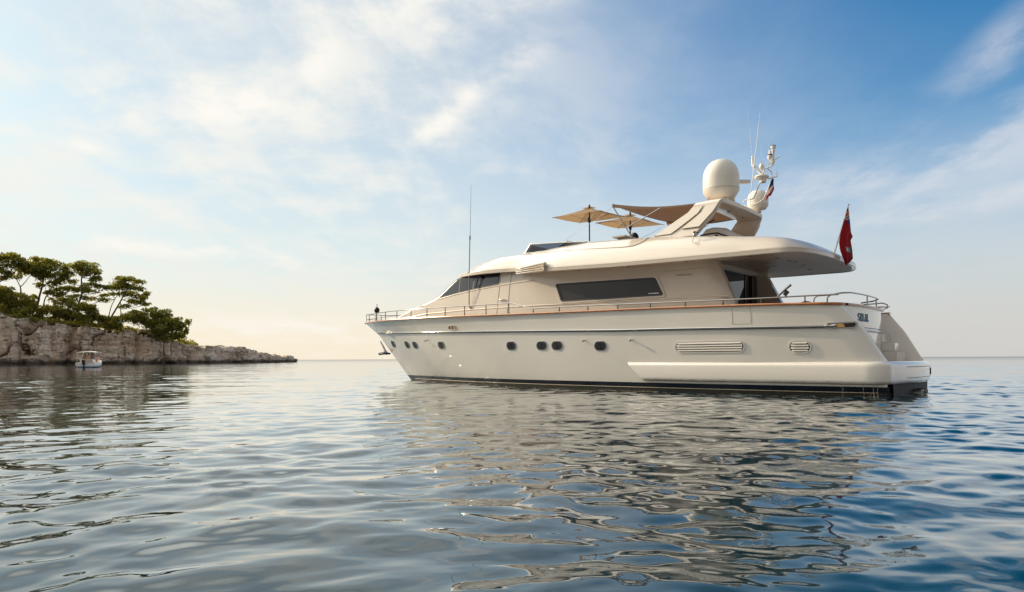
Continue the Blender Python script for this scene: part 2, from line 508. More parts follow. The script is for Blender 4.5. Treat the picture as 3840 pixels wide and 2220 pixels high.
def make_headland():
    d = np.r_[0, np.cumsum(np.hypot(*np.diff(SHORE[:, :2], axis=0).T))]
    Lt = d[-1]
    na = 760
    a = np.linspace(0, Lt, na)
    x0 = np.interp(a, d, SHORE[:, 0]); y0 = np.interp(a, d, SHORE[:, 1]); h0 = np.interp(a, d, SHORE[:, 2])
    k = np.ones(25) / 25
    xs = np.convolve(np.pad(x0, 12, 'edge'), k, 'valid'); ys = np.convolve(np.pad(y0, 12, 'edge'), k, 'valid')
    tx, ty = np.gradient(xs), np.gradient(ys); tl = np.hypot(tx, ty); tx /= tl; ty /= tl
    ix, iy = -ty, tx                                            # inland
    # profile: b<1 is the face, beyond it the top
    nb_f, nb_t = 80, 34
    bf = np.linspace(0, 1, nb_f); bt = np.linspace(0, 1, nb_t)[1:] ** 1.4
    A, B = np.meshgrid(a, np.r_[bf, 1 + bt], indexing='ij')
    H = h0[:, None] + 0 * B
    rag = fbm(a / 7.0, a * 0 + 2.2, a * 0, 4, 31)
    ragf = fbm(a / 1.6, a * 0 + 7.7, a * 0, 3, 35)
    amp = np.interp(h0, [.2, 2, 6, 12], [.15, .5, .9, 1.3])
    H = H + (amp * rag + .35 * np.minimum(1, h0 / 3) * np.abs(ragf))[:, None]
    face = np.clip(B, 0, 1); top = np.clip(B - 1, 0, 1)
    wid = np.interp(h0, [.2, 1.5, 4, 6, 9], [2.5, 6, 16, 40, 70])[:, None]
    zz = -1.2 + (H + 1.2) * face + top * np.interp(h0, [.2, 3, 6, 8, 12], [-.2, .1, 1.2, 2.6, 3.0])[:, None]
    setb = .04 * H * face ** 1.5 + top * wid
    bulge = fbm(A / 9.0, zz / 7.0, A * 0 + 5, 4, 17) * 1.5
    f1, f2, idv = worley(A / 7.0 + .30 * vnoise(A / 4, zz / 3, A * 0, 61) + .12 * fbm(A, zz, A * 0, 3, 64), zz / 11.0 + .25 * vnoise(A / 5, zz / 4, A * 0 + 3, 62), 7)
    crack = np.clip(1 - (f2 - f1) / .11, 0, 1) * np.clip(.55 + .9 * fbm(A / 5, zz / 4, A * 0 + 2, 3, 93), 0, 1.2)
    g1, g2, idg = worley(A / 2.0 + .4 * vnoise(A / 1.5, zz / 1.5, A * 0, 63), zz / 1.25, 19)
    crk2 = np.clip(1 - (g2 - g1) / .16, 0, 1) * np.clip(.5 + fbm(A / 4, zz / 4, A * 0 + 1, 2, 91), 0, 1)
    strata = np.abs(((zz + .5 * vnoise(A / 8, zz / 8, A * 0, 71)) / 1.9) % 1 - .5) * 2
    rough = fbm(A / 1.3, zz / .8, A * 0 + 9, 4, 23)
    sc = np.minimum(1, h0 / 6.0)[:, None] ** .7
    # great clefts seen in the photograph
    cleft = 0
    for dd, w_, dep in ((np.interp(-117.0, SHORE[::1, 0], d), 1.5, 3.2), (d[3] + 1.0, .9, 2.2), (d[5] - 1.5, .7, 2.0), (d[7] + .5, .8, 1.6)):
        cleft = cleft + dep * np.exp(-((A - dd - .45 * np.sin(zz * .7) - .25 * zz) / w_) ** 2)
    disp = (bulge + (idv - .5) * 2.5 - crack ** 1.3 * 2.6 + (idg - .5) * .45 - crk2 * .4 + (strata - .5) * .30 + rough * .24 + .5 * np.abs(fbm(A / .9, zz / 2.6, A * 0 + 4, 3, 27))) * sc - cleft
    undercut = -.55 * np.exp(-((zz - .25) / .55) ** 2)
    disp = disp * (1 - .75 * top) + undercut * (B <= 1)
    off = setb - disp
    PX = xs[:, None] + ix[:, None] * off; PY = ys[:, None] + iy[:, None] * off
    PZ = zz + (1 * (top > 0)) * (fbm(PX / 3.0, PY / 3.0, A * 0, 4, 44) * .55 * np.minimum(1, h0 / 5)[:, None])
    PZ = PZ + np.where(face > .9, 1, 0) * sc * (idg - .5) * .8 * np.clip(1 - top * 3, 0, 1)
    m = MB(); m.grid(np.stack([PX, PY, PZ], -1))
    mt = bpy.data.materials.new('limestone'); mt.use_nodes = True
    T = NT(mt.node_tree); b = mt.node_tree.nodes['Principled BSDF']
    b.inputs['Roughness'].default_value = .92; b.inputs['Specular IOR Level'].default_value = .2
    tc = T.n.new('ShaderNodeTexCoord'); P = tc.outputs['Object']
    x_, y_, z_ = T.xyz(P)
    big = T.noise(P, .22, 5, .6); mid = T.noise(P, 1.1, 6, .65); fin = T.noise(P, 4.0, 5, .7)
    streaks = T.noise(T.vm('MULTIPLY', P, (1.4, 1.4, .22)), 1.0, 5, .6)
    c = T.mix(T.ramp(big, .35, .68), (.68, .52, .40), (.88, .77, .65))
    c = T.mix(T.ramp(mid, .52, .74, 0, .65), c, (.62, .42, .25))
    c = T.mix(T.ramp(streaks, .50, .68, 0, .75), c, (.20, .18, .165))
    c = T.mix(T.ramp(fin, .55, .75, 0, .28), c, (.22, .19, .165))
    wet = T.ramp(T.m('ADD', z_, T.m('MULTIPLY', T.noise(P, .8, 4), 1.2)), 1.15, 2.0, 1, 0)
    c = T.mix(T.m('MULTIPLY', wet, .85), c, (.055, .045, .035))
    nz = T.xyz(T.n.new('ShaderNodeNewGeometry').outputs['Normal'])[2]
    soil = T.m('MULTIPLY', T.ramp(nz, .55, .85), T.ramp(z_, 4.5, 6.5))
    c = T.mix(soil, c, (.07, .065, .03))
    T.l.new(c, b.inputs['Base Color'])
    bn = T.n.new('ShaderNodeBump'); bn.inputs['Strength'].default_value = .9; bn.inputs['Distance'].default_value = .35
    T.l.new(T.m('ADD', mid, T.m('MULTIPLY', fin, .5)), bn.inputs['Height']); T.l.new(bn.outputs[0], b.inputs['Normal'])
    o = m.build('headland', mt, smooth=38)
    # beyond the shoreline the ground of the headland follows the same profile
    tag(o, 'pale limestone headland with a broken cliff face running down to a low point', 'headland', kind='structure')
    return o


make_headland()


# ================================================================== TREES
def leaf_material(name, c1, c2):
    m = bpy.data.materials.new(name); m.use_nodes = True
    T = NT(m.node_tree); b = m.node_tree.nodes['Principled BSDF']
    geo = T.n.new('ShaderNodeNewGeometry'); tc = T.n.new('ShaderNodeTexCoord')
    f = T.m('ADD', T.m('MULTIPLY', geo.outputs['Random Per Island'], .5), T.m('MULTIPLY', T.noise(tc.outputs['Object'], .55, 3), .6))
    c = T.mix(T.ramp(f, .25, .85), c1, c2)
    T.l.new(c, b.inputs['Base Color']); b.inputs['Roughness'].default_value = .6
    b.inputs['Specular IOR Level'].default_value = .3
    tr = T.n.new('ShaderNodeBsdfTranslucent')
    T.l.new(T.mix(1.0, c, (2.0, 1.7, .7), 'MULTIPLY'), tr.inputs[0])
    mx = T.n.new('ShaderNodeMixShader'); mx.inputs[0].default_value = .5
    T.l.new(b.outputs[0], mx.inputs[1]); T.l.new(tr.outputs[0], mx.inputs[2])
    T.l.new(mx.outputs[0], T.n['Material Output'].inputs[0])
    return m


NEEDLE = leaf_material('pine needles', (.085, .112, .032), (.25, .25, .062))
SCRUB = leaf_material('maquis leaves', (.085, .105, .030), (.27, .255, .060))
BARK = mat('pine bark', (.09, .06, .045), .9, var=.3, vscale=4, bump=.6, bscale=9)


def cx(x, y, Y):
    """a point of the wooded crop of the photograph taken to depth Y"""
    px, py = x / 2.6986, 900 + y / 2.6986
    return Vector((at(px, Y), Y, zat(px, py, Y)))


def foliage(mb, clumps, Y, base, g, dens=1.0, size=.38):
    """needle tufts as leaf-sized cards spread through each clump"""
    k = Y / FX / 2.6986
    for (x, y, rx, ry) in clumps:
        c = cx(x, y, Y) + Vector((0, g.uniform(-1, 1) * 55 * k, 0)) - base
        RX, RZ = rx * k * 1.28, ry * k * 1.55; RY = RX * .9
        sub = [(0, 0, 0, .8)] + [(g.uniform(-.95, .95), g.uniform(-.9, .9), g.uniform(-.55, .75), g.uniform(.28, .55)) for _ in range(9)]
        n = int(dens * 102 * (RX * RZ + .6))
        for sx, sy, sz, sr in sub:
            m_ = max(10, int(n * sr * sr * .9))
            for _ in range(m_):
                d = g.normal(size=3); d /= np.linalg.norm(d)
                if d[2] < -.35 and g.random() < .6: d[2] = -d[2] * .5
                r_ = g.uniform(.45, 1.0) ** .5 * sr
                p = Vector((c.x + (sx + d[0] * r_) * RX, c.y + (sy + d[1] * r_) * RY, c.z + (sz + d[2] * r_) * RZ))
                o = Vector(d) + Vector((g.normal() * .6, g.normal() * .6, .5 + g.normal() * .5)); o.normalize()
                s_ = o.cross(Vector(g.normal(size=3))); s_.normalize()
                L = size * g.uniform(.6, 1.25); wv = L * g.uniform(.22, .42)
                a = p - s_ * wv; b_ = p + s_ * wv
                q = p + o * L
                mb.add([a, b_, q + s_ * wv * .5, q - s_ * wv * .5], [(0, 1, 2, 3)])


def tree(name, label, cat, group, clumps, trunks, Y, seed, leafm, dens=1.0, limbs=True):
    g = np.random.default_rng(seed)
    base = cx(*trunks[0][0], Y)
    drop = 4.0 if cat == 'pine tree' else 3.0
    base.z -= drop
    root = empty(name, base, 0, label, cat, group)
    tm = MB(); k = Y / FX / 2.6986
    mains = []
    for tr, r0 in [(t[:-1], t[-1]) for t in [list(t) for t in trunks]]:
        pts = [cx(*q, Y) - base for q in tr]
        pts = [pts[0] - Vector((0, 0, drop))] + pts
        fine_ = []
        for i in range(len(pts) - 1):
            for t_ in np.linspace(0, 1, 5)[:-1]:
                fine_.append(pts[i].lerp(pts[i + 1], t_) + Vector(g.normal(size=3) * .04))
        fine_.append(pts[-1])
        rr = np.linspace(r0, r0 * .35, len(fine_))
        tm.tube(fine_, list(rr), 7)
        mains.append(fine_)
    if limbs:
        allp = [p for mline in mains for p in mline[len(mline) // 4:]]
        for (x, y, rx, ry) in clumps:
            c = cx(x, y + ry * .3, Y) - base
            cand = [p for p in allp if p.z < c.z + .3] or allp
            s0 = min(cand, key=lambda p: (p - c).length + .4 * abs(p.z - c.z + 1.0))
            midp = s0.lerp(c, .5) + Vector((g.normal() * .15, g.normal() * .5, -.15 * (c - s0).length))
            tm.tube([s0, s0.lerp(midp, .5) + Vector((0, 0, -.05)), midp, midp.lerp(c, .6) + Vector((0, 0, .08)), c], [.11, .095, .08, .06, .03], 5)
            for q in range(3):
                e = c + Vector((g.uniform(-1, 1) * rx * k, g.uniform(-1, 1) * rx * k, g.uniform(0, .7) * ry * k))
                tm.tube([midp.lerp(c, .5), midp.lerp(c, .5).lerp(e, .5) + Vector((0, 0, .1)), e], [.05, .035, .015], 4)
    tm.build('trunk', BARK, root, smooth=60)
    fm = MB(); foliage(fm, clumps, Y, base, g, dens)
    fm.build('crown', leafm, root, recalc=False)
    return root


PG = 'pines on the headland'
tree('pine_tree', 'broad pine at the left edge of the photo, its crown cut off by the frame', 'pine tree', PG,
     [(-60, 210, 60, 40), (30, 185, 60, 32), (110, 185, 60, 36), (190, 195, 50, 32), (60, 255, 70, 38), (150, 270, 50, 28), (10, 330, 60, 30), (100, 345, 45, 25), (-70, 300, 60, 40), (240, 232, 34, 24), (30, 395, 60, 18)],
     [((-120, 640), (-90, 520), (-20, 440), (60, 380), .34), ((-90, 520), (-80, 380), (-40, 280), .25)], 172, 1, NEEDLE)
tree('pine_tree', 'slim forked pine with a Y shaped trunk between the two broadest crowns', 'pine tree', PG,
     [(210, 310, 46, 24), (300, 305, 62, 38), (345, 345, 45, 30), (255, 262, 50, 28), (150, 370, 40, 20), (290, 250, 40, 22)],
     [((225, 660), (222, 560), (208, 470), (185, 425), (165, 395), .2), ((210, 480), (245, 440), (300, 375), (330, 350), .14)], 176, 2, NEEDLE)
tree('pine_tree', 'tallest twin trunked pine with the widest crown above the cliff', 'pine tree', PG,
     [(390, 215, 45, 30), (480, 225, 50, 25), (555, 240, 50, 30), (620, 290, 60, 38), (685, 345, 45, 28), (400, 290, 60, 40), (500, 310, 70, 45), (590, 370, 60, 35),
      (450, 390, 50, 28), (540, 440, 60, 30), (640, 410, 45, 22), (600, 500, 60, 28), (520, 540, 50, 24), (625, 560, 50, 26), (400, 465, 36, 18), (355, 580, 28, 16), (430, 340, 60, 30)],
     [((375, 760), (378, 680), (402, 580), (430, 470), (455, 360), (480, 280), .36), ((425, 770), (432, 700), (458, 590), (505, 510), (560, 440), .24)], 178, 3, NEEDLE)
tree('pine_tree', 'narrow layered pine with tiers of foliage leaning right, second from the right', 'pine tree', PG,
     [(820, 243, 60, 22), (755, 280, 52, 24), (885, 270, 60, 26), (945, 320, 52, 24), (995, 340, 30, 18), (800, 318, 58, 20), (872, 352, 48, 20), (945, 400, 58, 22), (1015, 398, 28, 16),
      (755, 432, 38, 18), (935, 462, 58, 20), (1015, 480, 42, 18), (870, 505, 48, 20), (755, 512, 52, 20), (955, 532, 58, 20), (1035, 560, 38, 15), (900, 592, 58, 20), (1025, 612, 45, 14), (780, 582, 42, 18)],
     [((790, 760), (800, 640), (832, 540), (826, 430), (832, 330), (830, 260), .32), ((800, 640), (760, 570), (740, 530), .14)], 181, 4, NEEDLE)
tree('pine_tree', 'lone leaning pine standing clear at the right with a rounded crown', 'pine tree', PG,
     [(1230, 400, 42, 20), (1310, 402, 52, 22), (1372, 440, 50, 26), (1262, 440, 48, 22), (1192, 470, 42, 22), (1113, 498, 24, 20), (1232, 492, 66, 26), (1320, 490, 58, 26), (1410, 500, 38, 22), (1452, 545, 28, 16),
      (1330, 550, 56, 22), (1402, 580, 56, 22), (1482, 602, 34, 15), (1252, 560, 42, 16), (1432, 640, 56, 16), (1342, 620, 46, 16), (1300, 680, 46, 12), (1482, 655, 28, 12), (1122, 545, 28, 12)],
     [((1122, 850), (1128, 780), (1175, 705), (1222, 620), (1270, 540), (1305, 460), .30), ((1100, 850), (1106, 770), (1118, 690), (1165, 600), (1200, 545), .18), ((1222, 620), (1330, 570), (1420, 560), .12)], 183, 5, NEEDLE)
SG = 'shrubs along the cliff top'
tree('shrub', 'large dark bush over the cliff at the left edge of the photo', 'shrub', SG,
     [(-60, 560, 90, 60), (50, 520, 80, 38), (130, 580, 90, 46), (60, 640, 90, 56), (170, 680, 100, 56), (260, 640, 64, 46), (80, 750, 90, 56), (250, 760, 84, 54), (180, 822, 90, 34), (310, 710, 46, 36), (-50, 700, 90, 70)],
     [((120, 850), (110, 760), (80, 650), .12), ((200, 860), (220, 760), (240, 680), .1)], 166, 6, SCRUB, 1.15)
tree('shrub', 'low olive bush under the twin trunked pine', 'shrub', SG,
     [(400, 735, 60, 34), (480, 705, 58, 32), (560, 745, 68, 40), (630, 725, 56, 40), (520, 805, 56, 30), (420, 790, 40, 22)],
     [((500, 830), (500, 760), (480, 710), .1), ((560, 830), (590, 760), .08)], 169, 7, SCRUB, 1.15)
tree('shrub', 'tall yellowish bush below the layered pine', 'shrub', SG,
     [(600, 640, 56, 32), (680, 612, 52, 30), (735, 680, 66, 42), (820, 722, 76, 46), (900, 732, 56, 40), (760, 792, 86, 40), (680, 792, 56, 34), (860, 812, 66, 36), (930, 690, 30, 20)],
     [((740, 850), (740, 760), (700, 660), .1), ((830, 850), (840, 780), .1)], 171, 8, SCRUB, 1.15)
tree('shrub', 'low spreading bush around the foot of the lone leaning pine', 'shrub', SG,
     [(965, 790, 56, 30), (1035, 812, 56, 30), (1105, 832, 56, 30), (1185, 832, 66, 34), (1262, 802, 66, 34), (1335, 792, 48, 30), (1205, 872, 56, 24), (1130, 870, 50, 24)],
     [((1060, 880), (1060, 820), .08), ((1220, 890), (1230, 820), .08)], 174, 9, SCRUB, 1.15)
tree('shrub', 'rounded bush between the lone pine and the dense bush at the end of the wood', 'shrub', SG,
     [(1390, 800, 56, 32), (1450, 845, 58, 38), (1500, 790, 66, 34), (1552, 722, 56, 24), (1550, 880, 62, 42), (1420, 745, 46, 20)],
     [((1450, 910), (1460, 840), .09), ((1530, 920), (1540, 800), .1)], 176, 10, SCRUB, 1.15)
tree('shrub', 'dense green bush overhanging the cliff at the right end of the wood', 'shrub', SG,
     [(1622, 742, 56, 28), (1602, 802, 76, 42), (1692, 822, 56, 36), (1762, 832, 46, 32), (1832, 872, 42, 34), (1872, 852, 22, 30), (1902, 942, 16, 28), (1642, 902, 92, 46), (1782, 932, 76, 44), (1702, 992, 84, 30), (1832, 972, 52, 26), (1622, 962, 60, 34)],
     [((1660, 1060), (1670, 960), (1650, 860), .16), ((1730, 1060), (1760, 960), (1800, 900), .12)], 177, 12, NEEDLE, 1.15)


def undergrowth():
    """low scrub that closes the ground between the bushes and the edge of the cliff"""
    g = np.random.default_rng(77)
    m = MB()
    d = np.r_[0, np.cumsum(np.hypot(*np.diff(SHORE[:, :2], axis=0).T))]
    a0, a1 = d[0], d[7] + 4
    for _ in range(1500):
        a = g.uniform(a0, a1); x = np.interp(a, d, SHORE[:, 0]); y = np.interp(a, d, SHORE[:, 1]); h = np.interp(a, d, SHORE[:, 2])
        inl = g.uniform(1.2, 1.5 + 2.2 * h); tx, ty = 31 / 41.1, 27 / 41.1
        if a > d[6] and inl > 6: continue
        cx_, cy_ = x - ty * inl, y + tx * inl
        top = h + 2.4 * min(1, inl / 40) + g.uniform(-.4, .5)
        r_ = g.uniform(.5, 1.3)
        for _k in range(34):
            v = g.normal(size=3); v /= np.linalg.norm(v); v[2] = abs(v[2])
            p = Vector((cx_ + v[0] * r_, cy_ + v[1] * r_, top - .3 + v[2] * r_ * .9)); o = Vector(v) + Vector(g.normal(size=3) * .5); o.normalize()
            s_ = o.cross(Vector(g.normal(size=3))).normalized() * .10; q = p + o * g.uniform(.25, .5)
            m.add([p - s_, p + s_, q + s_ * .5, q - s_ * .5], [(0, 1, 2, 3)])
    o = m.build('undergrowth', SCRUB, recalc=False)
    tag(o, 'low dark green scrub covering the top of the headland between the bushes', 'undergrowth', kind='stuff')


undergrowth()


# ================================================================== YACHT
YAW = R(139.3)
yacht = empty('motor_yacht', (11.17, 18.52, 0), YAW, 'large cream motor yacht with two decks moored on the calm sea', 'yacht')
# local frame: x forward from the bathing platform, y to port (toward the viewer), z up


def I(x, xs, ys):
    return np.interp(x, xs, ys)


SH_S = [0, 1.3, 3.2, 6.5, 9, 12.5, 16, 17.5, 20, 23, 24.58]; SH_Z = [2.35, 2.37, 2.43, 2.50, 2.53, 2.59, 2.67, 2.70, 2.755, 2.80, 2.83]
STEM_Z = [-.6, 0, .2, .71, 1.35, 2.16, 2.83]; STEM_S = [19.6, 21.05, 21.3, 21.85, 22.56, 23.43, 24.58]
TS = ([0, .1, .3, .6, 1.1, 1.6, 2.6, 4.1, 5.6, 7, 9, 11.6, 14.6, 17.6, 30], [0, .09, .2, .35, .6, .85, 1.28, 1.85, 2.25, 2.5, 2.75, 2.93, 3.03, 3.05, 3.05])
TW = ([0, .1, .3, .8, 1.6, 2.8, 4.8, 6.5, 7.8, 9.5, 11.3, 14.3, 30], [0, .06, .14, .33, .58, .97, 1.62, 2.05, 2.3, 2.55, 2.72, 2.8, 2.8])


def smooth_table(t):
    xs = np.arange(0, 30, .05); ys = np.interp(xs, *t)
    w = np.hanning(33); w /= w.sum()
    pad = np.r_[2 * ys[0] - ys[1:17][::-1], ys, np.full(16, ys[-1])]
    sm = np.convolve(pad, w, 'valid')
    q = np.clip(xs / 1.2, 0, 1)
    return xs, sm * q + ys * (1 - q)


TS = smooth_table(TS); TW = smooth_table(TW)


def zsh(s): return I(s, SH_S, SH_Z)


def hull_p(s, z):
    s = np.asarray(s, float); z = np.asarray(z, float)
    zs = zsh(s); v = np.clip((z - .25) / (zs - .25), 0, 1); d = np.maximum(I(np.minimum(z, 2.83), STEM_Z, STEM_S) - s, 0)
    d = np.where(z > zs - 1e-6, np.maximum(24.58 - s, 0), d)
    a = I(d, *TW); b = I(d, *TS); p = a + (b - a) * v ** .8
    p = p * (1 - .12 * np.clip(.25 - z, 0, 1))
    return p * (1 - .055 * np.clip((4 - s) / 3, 0, 1.2) ** 1.5)


SF_Z = [2.2, 2.6, 2.9, 3.04, 3.26, 3.40, 3.54, 3.65, 3.99, 4.31, 4.45]; SF_S = [21.5, 21.1, 20.67, 20.17, 19.31, 18.42, 17.82, 17.54, 16.86, 16.22, 15.95]   # forward end of the flat side


def house_p(s, z):
    t = np.maximum(s - 11.0, 0); k = np.where(t < 2.5, .135 * t * t / 5, .135 * (t - 1.25))
    return 2.38 - .13 * (z - 2.4) - k


def wing_s(z):          # slanting after edge of the hull side
    return I(z, [.0, .9, 1.78, 2.37], [.25, .32, .83, 1.29])


def turn_in(s, s0):
    """how far the side rolls inward as it turns onto the stern"""
    e = np.clip((np.asarray(s, float) - s0) / .62, 0, 1)
    return .36 * (1 - np.sqrt(np.clip(1 - (1 - e) ** 2, 0, 1)))


def side_p(s, z):
    return hull_p(s, z) - turn_in(s, wing_s(z))


def both(P):
    P = np.asarray(P, float); Q = P.copy(); Q[..., 1] *= -1
    return P, Q


# ---- hull
def make_hull():
    t = np.linspace(0, 1, 130); g = np.r_[0, np.cumsum(np.interp(np.linspace(0, 1, 129), [0, .12, .6, .9, 1], [.06, .9, 1, .5, .12]))]; g /= g[-1]
    up = [('a', .25), ('a', .33), ('a', .5), ('a', .7), ('a', .9)] + [('f', q) for q in np.linspace(.42, 1, 14)]
    P = np.zeros((len(up), len(g), 3))
    for i, (k, val) in enumerate(up):
        z0 = val if k == 'a' else 2.6 * val
        for it in range(3):
            sf = 24.58 if (k == 'f' and val == 1) else float(I(z0, STEM_Z, STEM_S))
            zf = val if k == 'a' else val * zsh(sf)
            if k == 'f' and val == 1: break
            z0 = zf
        sf = 24.58 if (k == 'f' and val == 1) else float(I(zf, STEM_Z, STEM_S))
        za = val if k == 'a' else val * 2.37
        s = wing_s(za) + (sf - wing_s(za)) * g
        z = np.full_like(s, val) if k == 'a' else val * zsh(s)
        p = hull_p(s, z - (0 if not (k == 'f' and val == 1) else 0))
        p = p - turn_in(s, s[0]) * (z > .8)
        p[-1] = 0
        P[i, :, 0] = s; P[i, :, 1] = p; P[i, :, 2] = z
    m = MB()
    A, Bm = both(P)
    m.grid(A); m.grid(Bm, flip=True)
    hull = m.build('hull', GELH, yacht, smooth=50)
    # dark bottom below the boot top
    zs_ = [.25, .12, 0, -.25, -.6]
    Q = np.zeros((len(zs_) + 1, len(g), 3))
    for i, z in enumerate(zs_):
        s = .25 + (I(z, STEM_Z, STEM_S) - .25) * g
        p = hull_p(s, np.full_like(s, z)); p[-1] = 0
        p = p - .35 * (1 - np.clip((s - .25) / .6, 0, 1)) ** 2.5
        Q[i] = np.stack([s, p, np.full_like(s, z)], -1)
    Q[-1] = Q[-2] * (1, 0, 1)
    m = MB(); A, Bm = both(Q); m.grid(A); m.grid(Bm, flip=True)
    m.build('boot_top', NAVYS, yacht, smooth=60)
    # transom below the platform
    m = MB(); ring = [(.22, y, z) for z, hw in ((.31, 2.32), (0, 2.22), (-.5, 1.9)) for y in (hw, -hw)]
    m.add([(.22 - .12 * (1 - (y / 2.4) ** 2), y, z) for z, hw in ((.40, 2.32), (0, 2.24), (-.5, 1.9)) for y in np.linspace(hw, -hw, 9)],
          [(r * 9 + i, r * 9 + i + 1, (r + 1) * 9 + i + 1, (r + 1) * 9 + i) for r in range(2) for i in range(8)])
    m.build('transom', GREYB, yacht, smooth=40)
    for y in (.35, -.25):
        m = MB(); m.lathe([(.075, 0), (.095, 0), (.095, .35), (.075, .35), (.075, 0)], (-.12, y, .04), 14, M=Matrix.Rotation(R(90), 3, 'Y'))
        m.build('exhaust_pipe', STEEL, yacht, smooth=40)
    # gold line in the boot top
    s = np.linspace(.5, 20.4, 160); z = np.full_like(s, .10); p = hull_p(s, z) + .004 - .35 * (1 - np.clip((s - .25) / .6, 0, 1)) ** 2.5
    for sg in (1, -1):
        m = MB(); m.grid(np.stack([np.stack([s, sg * (p + .0), z - .008], -1), np.stack([s, sg * (p + .002), z + .008], -1)]))
        m.build('boot_line', mat('line paint', (.62, .52, .36), .4) if sg == 1 else bpy.data.materials['line paint'], yacht)
    # inner faces of the wings, after edge
    zz = np.linspace(.86, 2.36, 12)
    for sg in (1, -1):
        O_ = []; N_ = []; N2 = []
        for z in zz:
            s0 = float(wing_s(z)); po = float(hull_p(s0, z)) - .36
            O_.append((s0, sg * po, z)); N_.append((s0 + .10, sg * (po - .05), z)); N2.append((s0 + 2.2, sg * (po - .26), z))
        mid = [((a[0] + .02), a[1] * .3 + b[1] * .7, a[2]) for a, b in zip(O_, N_)]
        m = MB(); m.grid([O_, mid, N_, N2]); m.build('quarter_wing', GELH, yacht, smooth=50)
    return hull


hull = make_hull()


# ---- teak cap rail, deck, inner bulwark
def cap_path(s, inset=.0, dz=0.0):
    p = hull_p(s, zsh(s)) - inset
    return p, zsh(s) + dz


def make_caprail():
    m = MB()
    s = np.r_[np.linspace(1.25, 1.95, 16), np.linspace(2.1, 22, 100), np.linspace(22.1, 24.6, 26)]
    p, z = cap_path(s)
    p = p - turn_in(s, 1.27)
    sec = [(.045, -.035), (.06, 0), (.045, .032), (-.07, .042), (-.16, .032), (-.16, -.03)]
    for sg in (1, -1):
        P = np.array([[(s[i], sg * max(p[i] + a, 0), z[i] + b) for i in range(len(s))] for a, b in sec])
        m.grid(P, closed_u=True)
        m.add([P[k, 0] for k in range(6)], [tuple(range(6))])
    m.build('cap_rail', TEAK, yacht, smooth=40)
    m = MB()                                            # cap of the transom
    y = np.linspace(2.45, -.95, 30); sx = 1.06 + .30 * (np.abs(y - .4) / 2.0) ** 2.2 * .6
    P = np.array([[(sx[i] + a, y[i], 2.37 + b) for i in range(len(y))] for a, b in ((-.05, -.03), (-.06, 0), (-.05, .03), (.1, .035), (.14, 0), (.14, -.03))])
    m.grid(P, closed_u=True); m.add(P[:, -1], [tuple(range(6))])
    m.build('cap_rail', TEAK, yacht, smooth=40)


make_caprail()
m = MB()
s = np.linspace(4.6, 24.3, 120); p, z = cap_path(s, .12, -.10)
p = np.maximum(p, .01)
m.grid(np.stack([np.stack([s, p, z], -1), np.stack([s, 0 * p, z + .03], -1), np.stack([s, -p, z], -1)]))
s = np.linspace(2.3, 4.6, 12); p = side_p(s, zsh(s)) - .20; z = zsh(s)
z0 = np.full_like(s, 1.62)
m.grid(np.stack([np.stack([s, p, z], -1), np.stack([s, p, z0], -1), np.stack([s, -p, z0], -1), np.stack([s, -p, z], -1)]))
m.add([(4.6, 2.9, 1.62), (4.6, -2.9, 1.62), (4.6, -2.9, 2.4), (4.6, 2.9, 2.4)], [(0, 1, 2, 3)])
m.build('deck', mat('teak planking', (.30, .175, .095), .65, var=.15, vscale=8), yacht)

# ---- rub rail in polished steel
RB_S = [1.57, 6.08, 7.83, 10.08, 15.42, 19.4, 23.05]; RB_Z = [1.795, 1.868, 1.885, 1.94, 2.065, 2.165, 2.275]
for sg in (1, -1):
    s = np.linspace(1.6, 23.05, 150); z = I(s, RB_S, RB_Z); p = hull_p(s, z)
    m = MB()
    sec = [(0, -.036), (.045, -.03), (.062, -.012), (.062, .012), (.045, .03), (0, .036)]
    P = np.array([[(s[i], sg * (p[i] + a), z[i] + b) for i in range(len(s))] for a, b in sec])
    m.grid(P); m.add(P[:, 0], [tuple(range(6))]); m.add(P[:, -1], [tuple(range(6))])
    m.lathe([(0, -.02), (.05, -.02), (.058, .06), (.04, .12), (.058, .2), (.05, .26), (0, .27)], (1.62, sg * (float(hull_p(1.6, 1.8)) + .02), 1.797), 12, M=Matrix.Rotation(R(-90), 3, 'Y'))
    m.build('rub_rail', CHROME, yacht, smooth=50)
    m = MB()
    P = np.array([[(s[i], sg * (p[i] + a), z[i] + b) for i in range(len(s))] for a, b in ((.003, -.037), (.035, -.037), (.035, -.046), (.003, -.05))])
    m.grid(P); m.build('rub_rail_seal', RUBBER, yacht)


# ---- sponson and bathing platform
def plan_path(n_arc=12):
    pts = []
    for s in np.linspace(7.5, .78, 40):
        pts.append((s, 2.965 - .10 * max(0, (5 - s) / 4) ** 1.6))
    y0 = pts[-1][1]
    for th in np.linspace(0, 90, n_arc)[1:]:
        th = R(th); pts.append((.18 + .60 * (1 - math.sin(th)), y0 - .42 * (1 - math.cos(th))))
    e = pts[-1]
    for y in np.linspace(e[1], 0, 16)[1:]:
        pts.append((-.10 + (e[0] + .10) * (y / e[1]) ** 2, y))
    return np.array(pts)


